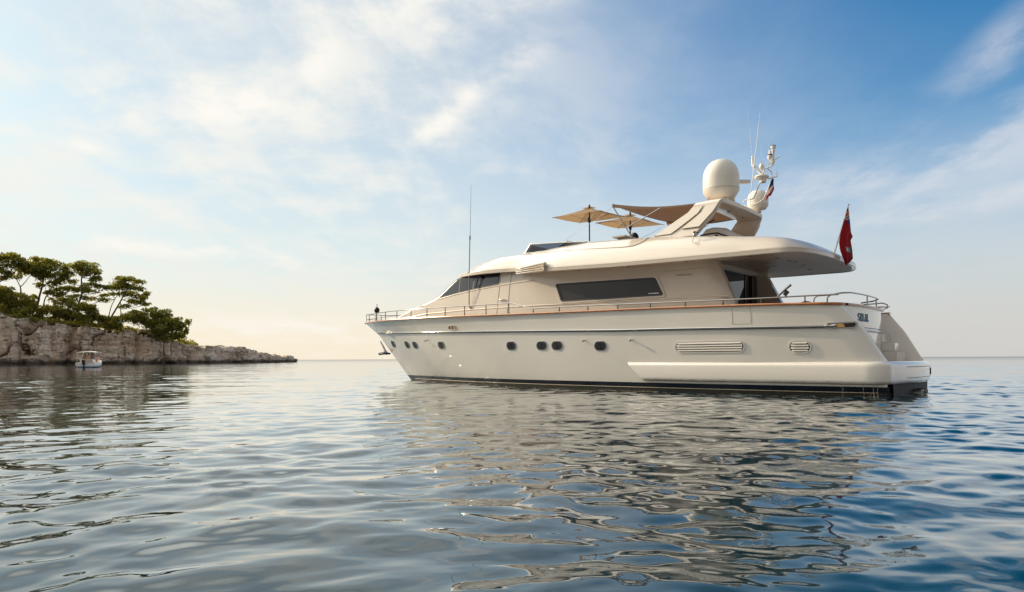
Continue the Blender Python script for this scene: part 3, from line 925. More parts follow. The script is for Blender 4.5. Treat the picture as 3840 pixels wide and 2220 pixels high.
def make_platform():
    pth = plan_path(); n = len(pth)
    full = np.vstack([pth, (pth * (1, -1))[::-1][1:]])
    t = np.gradient(full, axis=0); t /= np.linalg.norm(t, axis=1)[:, None]
    nrm = np.stack([-t[:, 1], t[:, 0]], 1)                     # inward
    nrm *= np.where((nrm * (np.array([3, 0]) - full)).sum(1) < 0, -1, 1)[:, None]
    sec = [(.30, .30), (.12, .30), (.05, .315), (.012, .35), (0, .42), (0, .74), (.012, .80), (.045, .85), (.10, .882), (.18, .893), (.5, .897)]
    P = np.zeros((len(sec), len(full), 3))
    for i, (o_, z) in enumerate(sec):
        q = full + nrm * o_
        # slanting forward end
        cut = 6.88 + .62 * (z - .30) / .59
        q[:, 0] = np.minimum(q[:, 0], cut)
        P[i, :, :2] = q; P[i, :, 2] = z
    m = MB(); m.grid(P)
    for c_ in (0, -1):
        m.add(list(P[:, c_]) + [(P[-1, c_, 0], np.sign(P[-1, c_, 1]) * 2.5, .89), (P[0, c_, 0], np.sign(P[0, c_, 1]) * 2.5, .31)], [tuple(range(len(sec) + 2))])
    inner = P[-1][(P[-1][:, 0] < 1.6)]
    m.add(inner, [tuple(range(len(inner)))])
    low = P[0][(P[0][:, 0] < 1.6)]
    m.add(low, [tuple(range(len(low)))])
    m.build('bathing_platform', GELP, yacht, smooth=50)
    # grooves and hatch on the after face
    k = np.where(np.abs(full[:, 1]) < 1.75)[0]
    for z in (.745, .46):
        m = MB(); m.grid(np.stack([np.c_[full[k] - nrm[k] * .003, np.full(len(k), z - .009)], np.c_[full[k] - nrm[k] * .003, np.full(len(k), z + .009)]]))
        m.build('groove', RUBBER, yacht)
    k = np.where((full[:, 1] < -1.15) & (full[:, 1] > -1.95))[0]
    m = MB(); q0 = full[k] - nrm[k] * .006
    m.grid(np.stack([np.c_[q0, np.full(len(k), .51)], np.c_[q0, np.full(len(k), .67)]]))
    hatch = m.build('ladder_hatch', WHITE, yacht)
    m = MB(); a = q0[0]; m.tube([(a[0] - .006, a[1], .49), (a[0] - .006, a[1], .69)], .012, 5); m.tube([(a[0] - .006, a[1], .69), (q0[len(q0) // 2][0] - .006, q0[len(q0) // 2][1], .69)], .008, 5)
    m.build('seam', RUBBER, hatch)


make_platform()


# ---- name panel of the transom, steps to starboard
def transom_x(y, z):
    return 1.08 + .30 * (abs(y - .4) / 2.0) ** 2.2 * .6 + .0 * z


ys_ = np.linspace(2.5, -.9, 26)
m = MB()
P = np.array([[(transom_x(y, z), y, z) for y in ys_] for z in (2.36, 1.82, 1.80, 1.0, .88)])
m.grid(P)
e = [(transom_x(-.9, z), -.9, z) for z in (.88, 2.36)]
m.add([e[0], e[1], (2.4, -.9, 2.36), (2.4, -.9, .88)], [(0, 1, 2, 3)])
panel = m.build('transom_panel', GELH, yacht, smooth=40)
m = MB(); m.tube([(transom_x(y, 0) - .02, y, 1.72) for y in ys_] + [(1.3, -.93, 1.72)], .035, 8); m.build('transom_rail', CHROME, yacht, smooth=60)
m = MB(); m.tube([(transom_x(y, 0) - .004, y, 1.795) for y in ys_], .010, 6); m.build('groove', RUBBER, yacht)
for i in range(4):
    zt = 1.40 + .25 * i; sf_ = .80 + .34 * i
    m = MB(); m.box((sf_ + .55, -1.13, zt - .10), (1.1, .44, .20)); m.box((sf_ + .55, -1.13, zt + .008), (1.06, .38, .016), mi=1)
    m.build('step', [GELH, WHITE], yacht)
m = MB(); m.box((1.0, -1.55, 1.02), (.5, 1.25, .25)); m.build('locker', GELH, yacht)


def text_on(txt, size, loc, rot, material, parent, name):
    cu = bpy.data.curves.new(name, 'FONT'); cu.body = txt; cu.size = size; cu.extrude = .003; cu.align_x = 'CENTER'; cu.resolution_u = 3
    cu.space_character = 1.05
    tmp = bpy.data.objects.new(name, cu); col.objects.link(tmp)
    dg = bpy.context.evaluated_depsgraph_get()
    me = bpy.data.meshes.new_from_object(tmp.evaluated_get(dg))
    bpy.data.objects.remove(tmp)
    me.name = name; me.materials.clear(); me.materials.append(material)
    o = bpy.data.objects.new(name, me); col.objects.link(o); o.parent = parent
    o.location = loc; o.rotation_euler = rot
    return o


def serif_letters(parent):
    """narrow serif capitals of the name, thick and thin strokes"""
    lm = mat('name paint', (.16, .30, .42), .35)
    H_, Wd = .20, .135
    gl = {
        'S': [[(.92, .80), (.78, .97), (.45, 1.0), (.15, .90), (.08, .74), (.22, .60), (.55, .49), (.84, .38), (.93, .22), (.80, .06), (.48, 0), (.18, .04), (.06, .22)]],
        'O': [[(.5 + .45 * math.sin(q), .5 + .5 * math.cos(q)) for q in np.linspace(0, 2 * math.pi, 21)]],
        'L': [[(.28, 1), (.28, 0)], [(.05, 1), (.55, 1)], [(.05, 0), (.92, 0), (.96, .22)]],
        'A': [[(.08, 0), (.5, 1.02)], [(.5, 1.02), (.9, 0)], [(.26, .36), (.74, .36)], [(-.02, 0), (.22, 0)], [(.74, 0), (1.04, 0)]],
    }
    y = 1.72
    for ch in 'SOLAL':
        m = MB()
        for st_ in gl[ch]:
            pts = []
            for u, v in st_:
                yy = y - u * Wd; zz = 1.965 + v * H_
                pts.append((transom_x(yy, zz) - .006, yy, zz))
            vert = abs(st_[0][1] - st_[-1][1]) > .5 or len(st_) > 6
            m.tube(pts, .0155 if vert else .008, 6, squash=(1, .35) if False else None)
        m.build('letter', lm, parent, smooth=60)
        y -= Wd * 1.28


serif_letters(panel)


# ---- ports, vents and fittings of the hull side
def hull_n(s, z):
    p = float(side_p(s, z)); ds = (float(side_p(s + .05, z)) - float(side_p(s - .05, z))) / .1; dz = (float(side_p(s, z + .05)) - float(side_p(s, z - .05))) / .1
    a = Vector((1, ds, 0)).normalized(); n = Vector((-ds, 1, -dz)).normalized(); b = n.cross(a) * -1
    if b.z < 0: b = -b
    return Vector((s, p, z)), a, b, n


def on_hull(m, s, z, outline, lift, mi=0, depth=None):
    """close an outline (offsets along the side and up) on the hull surface"""
    vs = []
    for u, v in outline:
        q, a, b, n = hull_n(s + u, z + v)
        vs.append(q + n * lift)
    m.add(vs, [tuple(range(len(vs)))], mi)
    return vs


def hull_disc(m, s, z, outline, lift):
    """filled outline that follows the curved side"""
    rows = []
    for k in (1, .7, .4, .02):
        row = []
        for u, v in outline:
            q, a, b, n = hull_n(s + u * k, z + v * k); row.append(q + n * lift)
        rows.append(row)
    m.grid(rows, closed_v=True)


def hull_ring(m, s, z, o1, o2, l1, l2, mi=0):
    A = []; Bq = []; C = []
    for (u, v), (u2, v2) in zip(o1, o2):
        q, a, b, n = hull_n(s + u, z + v); A.append(q + n * .0); C.append(q + n * l1)
        q, a, b, n = hull_n(s + u2, z + v2); Bq.append(q + n * l2)
    m.grid([A, C, Bq], closed_v=True, mi=mi)


def oval(w, h, cutw=None, n=28):
    """round port with flattened top and bottom"""
    pts = []
    for k in range(n):
        th = 2 * math.pi * k / n
        pts.append((w / 2 * math.cos(th), max(-h / 2, min(h / 2, h * .60 * math.sin(th)))))
    return pts


def stadium(w, h, n=10):
    r = h / 2
    return [(w / 2 - r + r * math.cos(t), r * math.sin(t)) for t in np.linspace(-math.pi / 2, math.pi / 2, n)] + \
           [(-w / 2 + r + r * math.cos(t), r * math.sin(t)) for t in np.linspace(math.pi / 2, 3 * math.pi / 2, n)]


PORTS = [(21.56, 1.73), (19.82, 1.65), (18.95, 1.62), (16.65, 1.56), (12.39, 1.46), (10.91, 1.44), (10.23, 1.43), (8.45, 1.39)]
for s0, z0 in PORTS:
    m = MB(); hull_ring(m, s0, z0, oval(.495, .318), oval(.43, .27), .016, .014)
    pr = m.build('porthole', CHROME, yacht, smooth=50)
    m = MB(); on_hull(m, s0, z0, oval(.45, .29), .012); m.build('pane', GLASS, pr)
    m = MB(); m.tube([hull_n(s0 - .02, z0 - .12)[0] + hull_n(s0, z0)[3] * .016, hull_n(s0 + .04, z0 + .11)[0] + hull_n(s0, z0)[3] * .016], .012, 5); m.build('opening_stay', RUBBER, pr)

for s0, z0, w_, h_ in ((4.77, 1.31, 2.04, .27), (2.27, 1.275, .50, .27)):
    m = MB(); hull_ring(m, s0, z0, stadium(w_ + .07, h_ + .07), stadium(w_, h_), .02, .012)
    v = m.build('air_vent', GELH, yacht, smooth=50)
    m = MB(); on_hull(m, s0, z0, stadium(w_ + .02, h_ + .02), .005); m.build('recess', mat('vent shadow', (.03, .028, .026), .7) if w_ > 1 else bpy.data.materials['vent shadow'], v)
    for k in range(4):
        zz = z0 - h_ / 2 + h_ * (k + .62) / 4
        half = (w_ - .06) / 2 - max(0, (abs(zz - z0) - h_ * .22)) * .7
        top_, bot_ = [], []
        P = []
        for u in np.linspace(-half, half, 12):
            q, a, b, n = hull_n(s0 + u, zz)
            P.append([q + n * .006 + Vector((0, 0, .030)), q + n * .030 + Vector((0, 0, .012)), q + n * .034 - Vector((0, 0, .018)), q + n * .006 - Vector((0, 0, .012))])
        m = MB(); m.grid(P); m.build('slat', GELH, v)

for s0, z0, w_, h_ in ((15.61, 2.235, .46, .15),):
    m = MB(); hull_ring(m, s0, z0, stadium(w_, h_), stadium(w_ - .07, h_ - .06), .028, .02)
    f = m.build('fairlead', CHROME, yacht, smooth=50)
    m = MB(); on_hull(m, s0, z0, stadium(w_ - .05, h_ - .05), .006); m.build('opening', AMBER, f)
    m = MB(); q = hull_n(s0, z0); m.box(q[0] + q[3] * .018, (.03, .02, .10)); m.build('bar', BLACK, f)
m = MB(); hull_ring(m, 1.27, 1.805, stadium(.66, .16, 16), stadium(.58, .10, 16), .045, .040)
f = m.build('fairlead', CHROME, yacht, smooth=50)
m = MB(); hull_disc(m, 1.27, 1.805, stadium(.61, .13, 16), .024); m.build('opening', BLACK, f)
m = MB(); hull_disc(m, 1.50, 1.805, stadium(.12, .095), .032); m.build('roller', AMBER, f)
m = MB(); hull_disc(m, 1.28, 1.805, [(-.10, -.045), (.0, -.045), (.11, -.045), (.12, 0), (.12, .045), (.02, .045), (-.05, .045)], .032); m.build('roller', AMBER, f)
for s0, z0 in ((17.67, 1.80), (9.07, 1.59), (7.28, 1.57)):
    q, a, b, n = hull_n(s0, z0); m = MB()
    m.tube([q - n * .02, q + n * .08, q + n * .09, q + n * .12, q + n * .13], [.022, .022, .045, .045, .02], 12)
    m.build('fender_knob', STEEL, yacht, smooth=50)
# boarding gate seams in the bulwark
m = MB()
for u in (4.04, 3.52):
    m.tube([hull_n(u, z)[0] + hull_n(u, z)[3] * .001 for z in np.linspace(1.93, 2.38, 6)], .005, 4)
m.tube([hull_n(u, 1.93)[0] + hull_n(u, 1.93)[3] * .001 for u in (4.04, 3.8, 3.52)], .005, 4)
m.build('gate_seam', mat('seam shadow', (.30, .28, .24), .6), yacht)


# ---- deckhouse
def make_house():
    zs_ = np.r_[np.linspace(2.2, 3.4, 14), np.linspace(3.43, 4.4, 30)]
    P = np.zeros((len(zs_), 181, 3))
    for i, z in enumerate(zs_):
        sa = I(z, [2.2, 2.5, 2.76, 3.8, 4.4], [4.2, 4.25, 4.36, 4.86, 5.1]); sf = float(I(z, SF_Z, SF_S))
        pe = float(house_p(sf, z)); th = np.linspace(0, math.pi / 2, 40)[1:]
        s = np.r_[np.linspace(sa, sf - .05, 140), [sf - .02, sf]]
        p = house_p(s, z)
        p[-1] -= .035; p[-2] -= .008
        s = np.r_[s, sf + .03 + .42 * pe * np.sin(th)]; p = np.r_[p, (pe - .06) * np.cos(th)]; p[-1] = 0
        e = np.clip((s - sa) / .5, 0, 1); p = p - .14 * (1 - e) ** 2.2
        P[i] = np.stack([s, p, np.full_like(s, z)], -1)
    m = MB(); A, Bm = both(P); m.grid(A); m.grid(Bm, flip=True)
    # after ends of the side walls
    for sg in (1, -1):
        E = P[:, 0] * (1, sg, 1); N = E.copy(); N[:, 1] -= sg * .22; N2 = N.copy(); N2[:, 0] = 5.35
        m.grid(np.stack([E, N, N2]))
    o = m.build('deckhouse', GEL, yacht, smooth=45)
    # style lines moulded in the side
    for pts in (((11.82, 3.85), (13.01, 3.82), (13.62, 3.80), (14.71, 3.765), (16.11, 3.685), (17.5, 3.555)),
                ((20.44, 2.84), (19.05, 2.91), (18.33, 2.96), (15.64, 2.97), (13.7, 2.94), (10.55, 2.89), (8, 2.86), (5, 2.83), (4.45, 2.80))):
        s = np.linspace(pts[0][0], pts[-1][0], 60)
        o1 = sorted(pts); z = np.interp(s, [q[0] for q in o1], [q[1] for q in o1])
        mm = MB()
        mm.grid(np.stack([np.stack([s, house_p(s, z + a) + b, z + a], -1) for a, b in ((-.035, .001), (-.008, .022), (.006, .022), (.03, .001))]))
        mm.build('moulding', GEL, o, smooth=80)
    return o


house = make_house()


def house_pt(s, z, off):
    p = float(house_p(s, z)); ds = (float(house_p(s + .03, z)) - float(house_p(s - .03, z))) / .06; dz = (float(house_p(s, z + .03)) - float(house_p(s, z - .03))) / .06
    n = Vector((-ds, 1, -dz)).normalized()
    return Vector((s, p, z)) + n * off


def house_patch(m, quad, off, nu=14, nv=6, mi=0, rim=None):
    """four corners (s,z) mapped on the wall surface and lifted; rim closes the edge back to the wall"""
    a, b, c, d = [np.array(q, float) for q in quad]
    P = []
    for i in range(nu + 1):
        u = i / nu; row = []
        for j in range(nv + 1):
            v = j / nv
            q = (a * (1 - u) + b * u) * (1 - v) + (d * (1 - u) + c * u) * v
            row.append(house_pt(q[0], q[1], off))
        P.append(row)
    m.grid(P, mi=mi)
    if rim is not None:
        per = [(i, 0) for i in range(nu + 1)] + [(nu, j) for j in range(1, nv + 1)] + [(i, nv) for i in range(nu - 1, -1, -1)] + [(0, j) for j in range(nv - 1, 0, -1)]
        O1 = [P[i][j] for i, j in per]; O2 = []
        for i, j in per:
            u, v = i / nu, j / nv
            q = (a * (1 - u) + b * u) * (1 - v) + (d * (1 - u) + c * u) * v
            O2.append(house_pt(q[0], q[1], rim))
        m.grid([O1, O2], closed_v=True, mi=mi)


def rounded(quad, r, n=5):
    """outline of a four sided pane with rounded corners"""
    pts = []
    q = [np.array(k, float) for k in quad]
    for i in range(4):
        p0, p1, p2 = q[i - 1], q[i], q[(i + 1) % 4]
        d0 = (p0 - p1) / np.linalg.norm(p0 - p1); d2 = (p2 - p1) / np.linalg.norm(p2 - p1)
        A = p1 + d0 * r; C = p1 + d2 * r
        for t in np.linspace(0, 1, n):
            pts.append(tuple(A * (1 - t) ** 2 + p1 * 2 * t * (1 - t) + C * t * t))
    return pts


def house_face(m, outline, off, mi=0):
    m.add([house_pt(s, z, off) for s, z in outline], [tuple(range(len(outline)))], mi)


def house_ring(m, o1, off1, o2, off2, mi=0):
    m.grid([[house_pt(s, z, .0) for s, z in o1], [house_pt(s, z, off1) for s, z in o1], [house_pt(s, z, off2) for s, z in o2]], closed_v=True, mi=mi)


# wheelhouse side windows
frame_q = [(17.52, 3.575), (13.66, 3.835), (13.63, 4.29), (16.17, 4.345)]
m = MB(); house_patch(m, frame_q, .010, 30, 8, rim=0)
fr = m.build('wheelhouse_window', RUBBER, yacht)
for quad in ([(17.36, 3.63), (16.19, 3.745), (16.17, 4.25), (16.19, 4.285)], [(16.10, 3.75), (15.29, 3.80), (15.23, 4.275), (16.10, 4.30)], [(15.20, 3.81), (13.72, 3.875), (13.69, 4.24), (15.15, 4.265)]):
    m = MB(); house_patch(m, quad, .016, 12, 6); m.build('pane', GLASSB, fr, smooth=60)
m = MB()
m.tube([house_pt(14.66, 4.25, .06), house_pt(14.72, 4.08, .06), house_pt(14.86, 3.83, .05)], .016, 6); m.tube([house_pt(14.88, 4.29, .05), house_pt(14.62, 4.17, .07)], .035, 8)
m.build('wiper', BLACK, fr)
# windscreen glass across the front
for sg in (1, -1):
    m = MB(); rows = []
    for z in np.linspace(3.64, 4.34, 8):
        sf = float(I(z, SF_Z, SF_S)); pe = float(house_p(sf, z)); row = []
        for th in np.linspace(R(10), R(87), 14):
            row.append((sf + .045 + .42 * pe * math.sin(th), sg * (pe - .05) * math.cos(th), z))
        rows.append(row)
    m.grid(rows); m.build('windscreen', GLASSB, yacht, smooth=60)

# saloon window
wq = [(10.78, 3.625), (6.84, 3.535), (6.50, 2.935), (10.46, 2.965)]
big = [(10.93, 3.69), (6.78, 3.59), (6.42, 2.88), (10.52, 2.905)]
sm = [(10.68, 3.575), (6.92, 3.49), (6.62, 2.985), (10.42, 3.01)]
m = MB(); house_ring(m, rounded(big, .14), .03, rounded(wq, .10), .03)
sw = m.build('saloon_window', GEL, yacht, smooth=40)
m = MB(); house_ring(m, rounded(wq, .10), .034, rounded(sm, .07), .03); m.build('frame', RUBBER, sw)
m = MB(); house_face(m, rounded([(10.72, 3.595), (6.89, 3.51), (6.58, 2.965), (10.44, 2.99)], .08), .012); m.build('pane', GLASS, sw)
m = MB(); house_patch(m, [(10.32, 3.03), (9.42, 3.05), (9.62, 3.52), (10.55, 3.56)], .016, 6, 4); m.build('blind', mat('dim blind', (.040, .036, .032), .06), sw)
m = MB(); house_patch(m, [(7.05, 3.02), (6.68, 3.015), (6.70, 3.04), (7.05, 3.045)], .02, 3, 1); m.build('trim_strip', WHITE, sw)
# side door with handle
m = MB()
for pl in (((13.57, 4.27), (13.60, 3.8), (13.63, 3.14), (13.65, 2.55)), ((12.96, 4.21), (13.02, 3.8), (13.03, 3.1), (13.05, 2.55)), ((13.57, 4.27), (12.96, 4.21))):
    m.tube([house_pt(s, z, .002) for s, z in pl], .011, 5)
door = m.build('side_door', bpy.data.materials['seam shadow'], yacht)
m = MB(); m.tube([house_pt(13.52, 3.235, .0), house_pt(13.51, 3.235, .06), house_pt(13.22, 3.215, .06), house_pt(13.21, 3.215, 0)], .026, 8); m.build('handle', WHITE, door, smooth=60)
# name plate and small fittings
m = MB(); house_patch(m, [(6.13, 3.565), (5.61, 3.548), (5.61, 3.50), (6.13, 3.515)], .008, 6, 1, rim=0); m.build('grille', mat('grey plate', (.34, .32, .29), .5), yacht)
m = MB()
m.tube([house_pt(6.6, 3.70, .002)] + [house_pt(s, 3.70 - .0, .003) for s in np.linspace(6.4, 5.2, 6)], .006, 4)
m.build('panel_seam', bpy.data.materials['seam shadow'], yacht)
for s0, z0 in ((5.07, 3.62), (5.05, 3.33), (5.02, 2.93)):
    m = MB(); q = house_pt(s0, z0, .0); m.lathe([(.018, 0), (.018, .012), (0, .016)], q, 10, M=Matrix.Rotation(R(-90), 3, 'X')); m.build('screw_cap', STEEL, yacht)

# after bulkhead with the sliding doors
m = MB(); m.add([(7.3, 2.15, 1.6), (7.3, -2.15, 1.6), (7.3, -2.15, 4.3), (7.3, 2.15, 4.3)], [(0, 1, 2, 3)]); m.add([(5.3, 2.15, 1.6), (7.3, 2.15, 1.6), (7.3, 2.15, 4.3), (5.3, 2.15, 4.3)], [(0, 1, 2, 3)]); m.add([(5.3, 2.15, 4.05), (5.3, -2.15, 4.05), (7.3, -2.15, 4.05), (7.3, 2.15, 4.05)], [(0, 1, 2, 3)]); m.add([(5.3, -.1, 1.6), (7.3, -.1, 1.6), (7.3, -.1, 4.3), (5.3, -.1, 4.3)], [(0, 1, 2, 3)]); m.build('after_bulkhead', DARKW, yacht)
m = MB(); m.box((5.22, 0, 3.86), (.14, 3.86, .10)); m.box((5.18, 0, 3.775), (.10, 3.7, .05), mi=1); m.build('door_head', [GEL, STEEL], yacht)
for y0, y1, nm in ((1.08, -.70, GLASSB), (-.74, -1.80, GLASS)):
    m = MB(); m.box((5.2, (y0 + y1) / 2, 2.68), (.03, y0 - y1, 2.12))
    gl = m.build('sliding_door', nm, yacht)
    m = MB(); m.box((5.185, y0 - .02, 2.68), (.05, .05, 2.14)); m.build('stile', STEEL if y0 == 1.08 else BLACK, gl)
m = MB(); m.tube([(5.16, .92, 3.42), (5.10, .92, 3.40), (5.08, .92, 3.0), (5.10, .92, 2.5), (5.16, .92, 2.48)], .022, 8); m.build('door_handle', CHROME, yacht, smooth=60)
m = MB(); m.box((5.15, -1.30, 2.68), (.06, .12, 2.14)); m.build('door_post', BLACK, yacht)


# ---- upper deck moulding
def ring(P_tab, s_a, s_n, z_tab, s0=12.5, corner=.95, npow=3.0, nose_pow=2.0):
    xs, ps = zip(*P_tab); Pf = lambda s: np.interp(s, xs, ps)
    sc = s_a + corner
    pts = []
    for th in np.linspace(0, math.pi / 2, 22):
        s = sc - corner * abs(math.cos(th)) ** (2 / npow); pts.append((s, Pf(max(s, xs[0])) * abs(math.sin(th)) ** (2 / npow)))
    for s in np.linspace(sc, s0, 46)[1:]:
        pts.append((s, Pf(s)))
    for th in np.linspace(0, math.pi / 2, 30)[1:]:
        pts.append((s0 + (s_n - s0) * math.sin(th) ** (2 / 2.7), Pf(s0) * math.cos(th) ** (2 / nose_pow)))
    pts = np.array(pts); pts[0, 1] = 0; pts[-1, 1] = 0
    zx, zz = zip(*z_tab)
    z = np.interp(pts[:, 0], zx, zz)
    return np.c_[pts, z]


EDGE_P = [(3.0, 2.93), (4.5, 3.0), (7, 3.01), (10.2, 3.0), (10.75, 2.93), (12.5, 2.30)]
EDGE_Z = [(2, 3.80), (4.5, 3.825), (7.8, 3.88), (10.2, 3.965), (10.75, 4.0), (12.5, 4.21), (14, 4.275), (16, 4.33), (17.1, 4.40)]
RIM_P = [(3.3, 2.38), (5, 2.30), (7, 2.12), (9.5, 1.95), (12.5, 1.75)]
RIM_Z = [(2.3, 4.20), (2.7, 4.29), (3.4, 4.38), (5, 4.60), (7, 4.83), (9.5, 4.985), (11, 4.98), (12.5, 4.90), (14, 4.93), (15.6, 4.86), (16.5, 4.72)]


def shift(tab, d): return [(a, b + (d(a) if callable(d) else d)) for a, b in tab]


def zmix(t, add=0.0):
    xs = np.linspace(2, 17.8, 60)
    e = np.interp(xs, *zip(*EDGE_Z)); r_ = np.interp(xs, *zip(*RIM_Z))
    return list(zip(xs, e + (r_ - e) * t + add))


def pmix(t, bulge=0.0):
    xs = np.linspace(3, 12.5, 40)
    e = np.interp(xs, *zip(*EDGE_P)); r_ = np.interp(xs, *zip(*RIM_P))
    return list(zip(xs, e + (r_ - e) * t + bulge))


rings = [
    ring(shift(EDGE_P, -.10), 2.08, 17.05, shift(EDGE_Z, .02)),
    ring(shift(EDGE_P, -.02), 2.00, 17.13, shift(EDGE_Z, -.005)),
    ring(EDGE_P, 1.98, 17.15, shift(EDGE_Z, .01)),
    ring(EDGE_P, 1.98, 17.15, shift(EDGE_Z, .105)),
    ring(shift(EDGE_P, -.012), 1.99, 17.13, shift(EDGE_Z, .112)),
    ring(shift(EDGE_P, -.02), 2.0, 17.11, shift(EDGE_Z, .15)),
    ring(pmix(.16, .02), 2.10, 17.0, zmix(.33)),
    ring(pmix(.36, .03), 2.14, 16.85, zmix(.52)),
    ring(pmix(.58, .03), 2.20, 16.6, zmix(.70)),
    ring(pmix(.76, .02), 2.27, 16.35, zmix(.84)),
    ring(pmix(.90, .01), 2.36, 16.0, zmix(.95)),
    ring(RIM_P, 2.46, 15.9, zmix(1.0)),
    ring(shift(RIM_P, -.06), 2.52, 15.2, zmix(1.0, .012)),
    ring(shift(RIM_P, lambda s: -.12 if s < 11.9 else -.45), 2.58, 14.6, [(2, 4.2), (2.7, 4.28), (3.4, 4.37), (5, 4.59), (7, 4.82), (9.5, 4.975), (11, 4.97), (12.0, 4.95), (12.6, 5.0), (13.5, 5.02), (15, 4.96)]),
    ring(shift(RIM_P, lambda s: -.15 if s < 11.6 else -1.0), 2.62, 13.9, [(2, 4.16), (3.4, 4.17), (11.5, 4.22), (11.9, 4.9), (12.3, 5.03), (13.5, 5.05), (14.5, 5.02)]),
]
m = MB(); Rg = np.array(rings)
A, Bm = both(Rg)
m.grid(A); m.grid(Bm, flip=True)
last = Rg[-1]
kw = last[:, 0] < 11.7
m.grid(np.stack([last[~kw], last[~kw] * (1, 0, 1) + (0, 0, 0.012), last[~kw] * (1, -1, 1)]))
upper = m.build('upper_deck', GEL, yacht, smooth=32)
lw = last[last[:, 0] < 11.95]
m = MB(); m.grid(np.stack([lw, lw * (1, 0, 1), lw * (1, -1, 1)])); m.build('upper_floor', bpy.data.materials['teak planking'], upper)
CO = [(12.07, 1.893, 4.856), (10.965, 2.186, 4.775), (10.03, 2.331, 4.724), (9.19, 2.421, 4.665), (8.40, 2.477, 4.603), (7.90, 2.511, 4.567), (7.60, 2.515, 4.560), (7.45, 2.495, 4.571), (7.37, 2.467, 4.591), (7.27, 2.406, 4.638), (7.185, 2.313, 4.71), (7.15, 2.216, 4.785), (7.14, 2.15, 4.83)]
for sg in (1, -1):
    m = MB(); m.tube([(a, sg * b, c) for a, b, c in CO], [.022] * len(CO), 6); m.build('coaming_bead', GEL, upper, smooth=60)
    qs = rings[4][(rings[4][:, 0] > 2.0)]; m = MB(); m.tube([(a, sg * (b + .004), c) for a, b, c in qs[1:-1]], .008, 5); m.build('fascia_seam', bpy.data.materials['seam shadow'], upper)
# soffit under the overhang
sof = Rg[0]
k = sof[:, 0] < 12.3
m = MB(); q = sof[k] - (0, 0, .0)
m.grid(np.stack([q, q * (1, .55, 1) + (0, 0, .05), q * (1, 0, 1) + (0, 0, .06), q * (1, -.55, 1) + (0, 0, .05), q * (1, -1, 1)]))
m.build('soffit', SOFFIT, yacht, smooth=60)


def soffit_z(s, y):
    z = float(np.interp(s, *zip(*EDGE_Z))) + .02
    pe = float(np.interp(s, *zip(*EDGE_P))) - .10
    t = min(1, abs(y) / pe)
    return z + (.05 * (1 - t) / .45 if t > .55 else .05 + .01 * (.55 - t) / .55)


for s0, y0 in ((3.36, 1.40), (3.30, .58), (3.28, .12), (3.27, -.70), (3.5, -1.15), (4.1, -.5), (3.45, -1.9), (3.68, 2.55), (4.15, 1.6), (4.05, .35), (4.08, .85)):
    m = MB(); z0 = soffit_z(s0, y0)
    m.lathe([(.105, .012), (.105, -.006), (.08, -.014), (.065, -.010), (.06, .03)], (s0, y0, z0), 18, mi=0)
    m.add([(s0 + .066 * math.cos(t), y0 + .066 * math.sin(t), z0 - .004) for t in np.linspace(0, 2 * math.pi, 16)[:-1]], [tuple(range(15))], 1)
    m.build('downlight', [STEEL, BLACK], yacht, smooth=50)
for s0 in (5.6, 7.6, 9.5):
    m = MB(); m.lathe([(.075, .02), (.075, -.006), (.05, -.012)], (s0, 2.62, soffit_z(s0, 2.62)), 14); m.add([(s0 + .05 * math.cos(t), 2.62 + .05 * math.sin(t), soffit_z(s0, 2.62) - .010) for t in np.linspace(0, 2 * math.pi, 12)[:-1]], [tuple(range(11))], 1)
    m.build('downlight', [STEEL, BLACK], yacht)
# plank seams of the soffit
seam = mat('soffit seam', (.16, .135, .115), .8)
m = MB()
for y0 in np.arange(-2.1, 2.2, .30):
    ss = np.linspace(2.75 + .25 * abs(y0 / 2.2) ** 3, 5.0, 8)
    m.grid([[(s_, y0 + d, soffit_z(s_, y0) - .003) for s_ in ss] for d in (-.006, .006)])
for inset in (.18, .42):
    qq = ring(shift(EDGE_P, -.10 - inset), 2.17 + inset, 17.0, EDGE_Z); qq = qq[qq[:, 0] < 5.0]
    for sg in (1, -1):
        m.grid([[(a, sg * (b + d), soffit_z(a, b) - .003) for a, b, c in qq] for d in (-.007, .007)])
m.build('plank_seam', seam, yacht)
# drain slot near the after corner of the fascia
m = MB(); m.box((2.72, 2.79, 3.865), (.16, .03, .05), rot=Matrix.Rotation(R(-22), 3, 'Z')); m.build('drain_slot', BLACK, yacht)


# ---- air intake louvres where the upper deck flares out
def intake():
    root_s, tip_s = 10.66, 12.55
    for k, (za, zt, pr) in enumerate(((4.27, 4.30, .0), (4.19, 4.245, .02), (4.10, 4.19, .05), (4.02, 4.13, .06))):
        m = MB(); P = []
        for t in np.linspace(0, 1, 14):
            s = root_s + (tip_s - root_s) * t
            pe = float(np.interp(s, *zip(*EDGE_P)))
            z = za + (zt - za) * t
            w_ = .115 * (1 - t) ** .8 + .012
            h_ = .040 * (1 - .5 * t)
            P.append([(s, pe - .06, z + h_), (s, pe + w_ * .75, z + h_ * .8), (s, pe + w_, z), (s, pe + w_ * .8, z - h_ * .7), (s, pe - .06, z - h_ * .9)])
        m.grid(P); m.add(P[0], [(0, 1, 2, 3, 4)])
        m.build('louvre', GEL, yacht, smooth=50)
    m = MB(); P = []
    for t in np.linspace(0, .8, 10):
        s = root_s + .02 + (tip_s - root_s) * t; pe = float(np.interp(s, *zip(*EDGE_P)))
        P.append([(s, pe + .022, 3.98 + .16 * t), (s, pe + .022, 4.30 + .0 * t)])
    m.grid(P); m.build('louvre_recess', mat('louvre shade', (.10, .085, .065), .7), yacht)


intake()

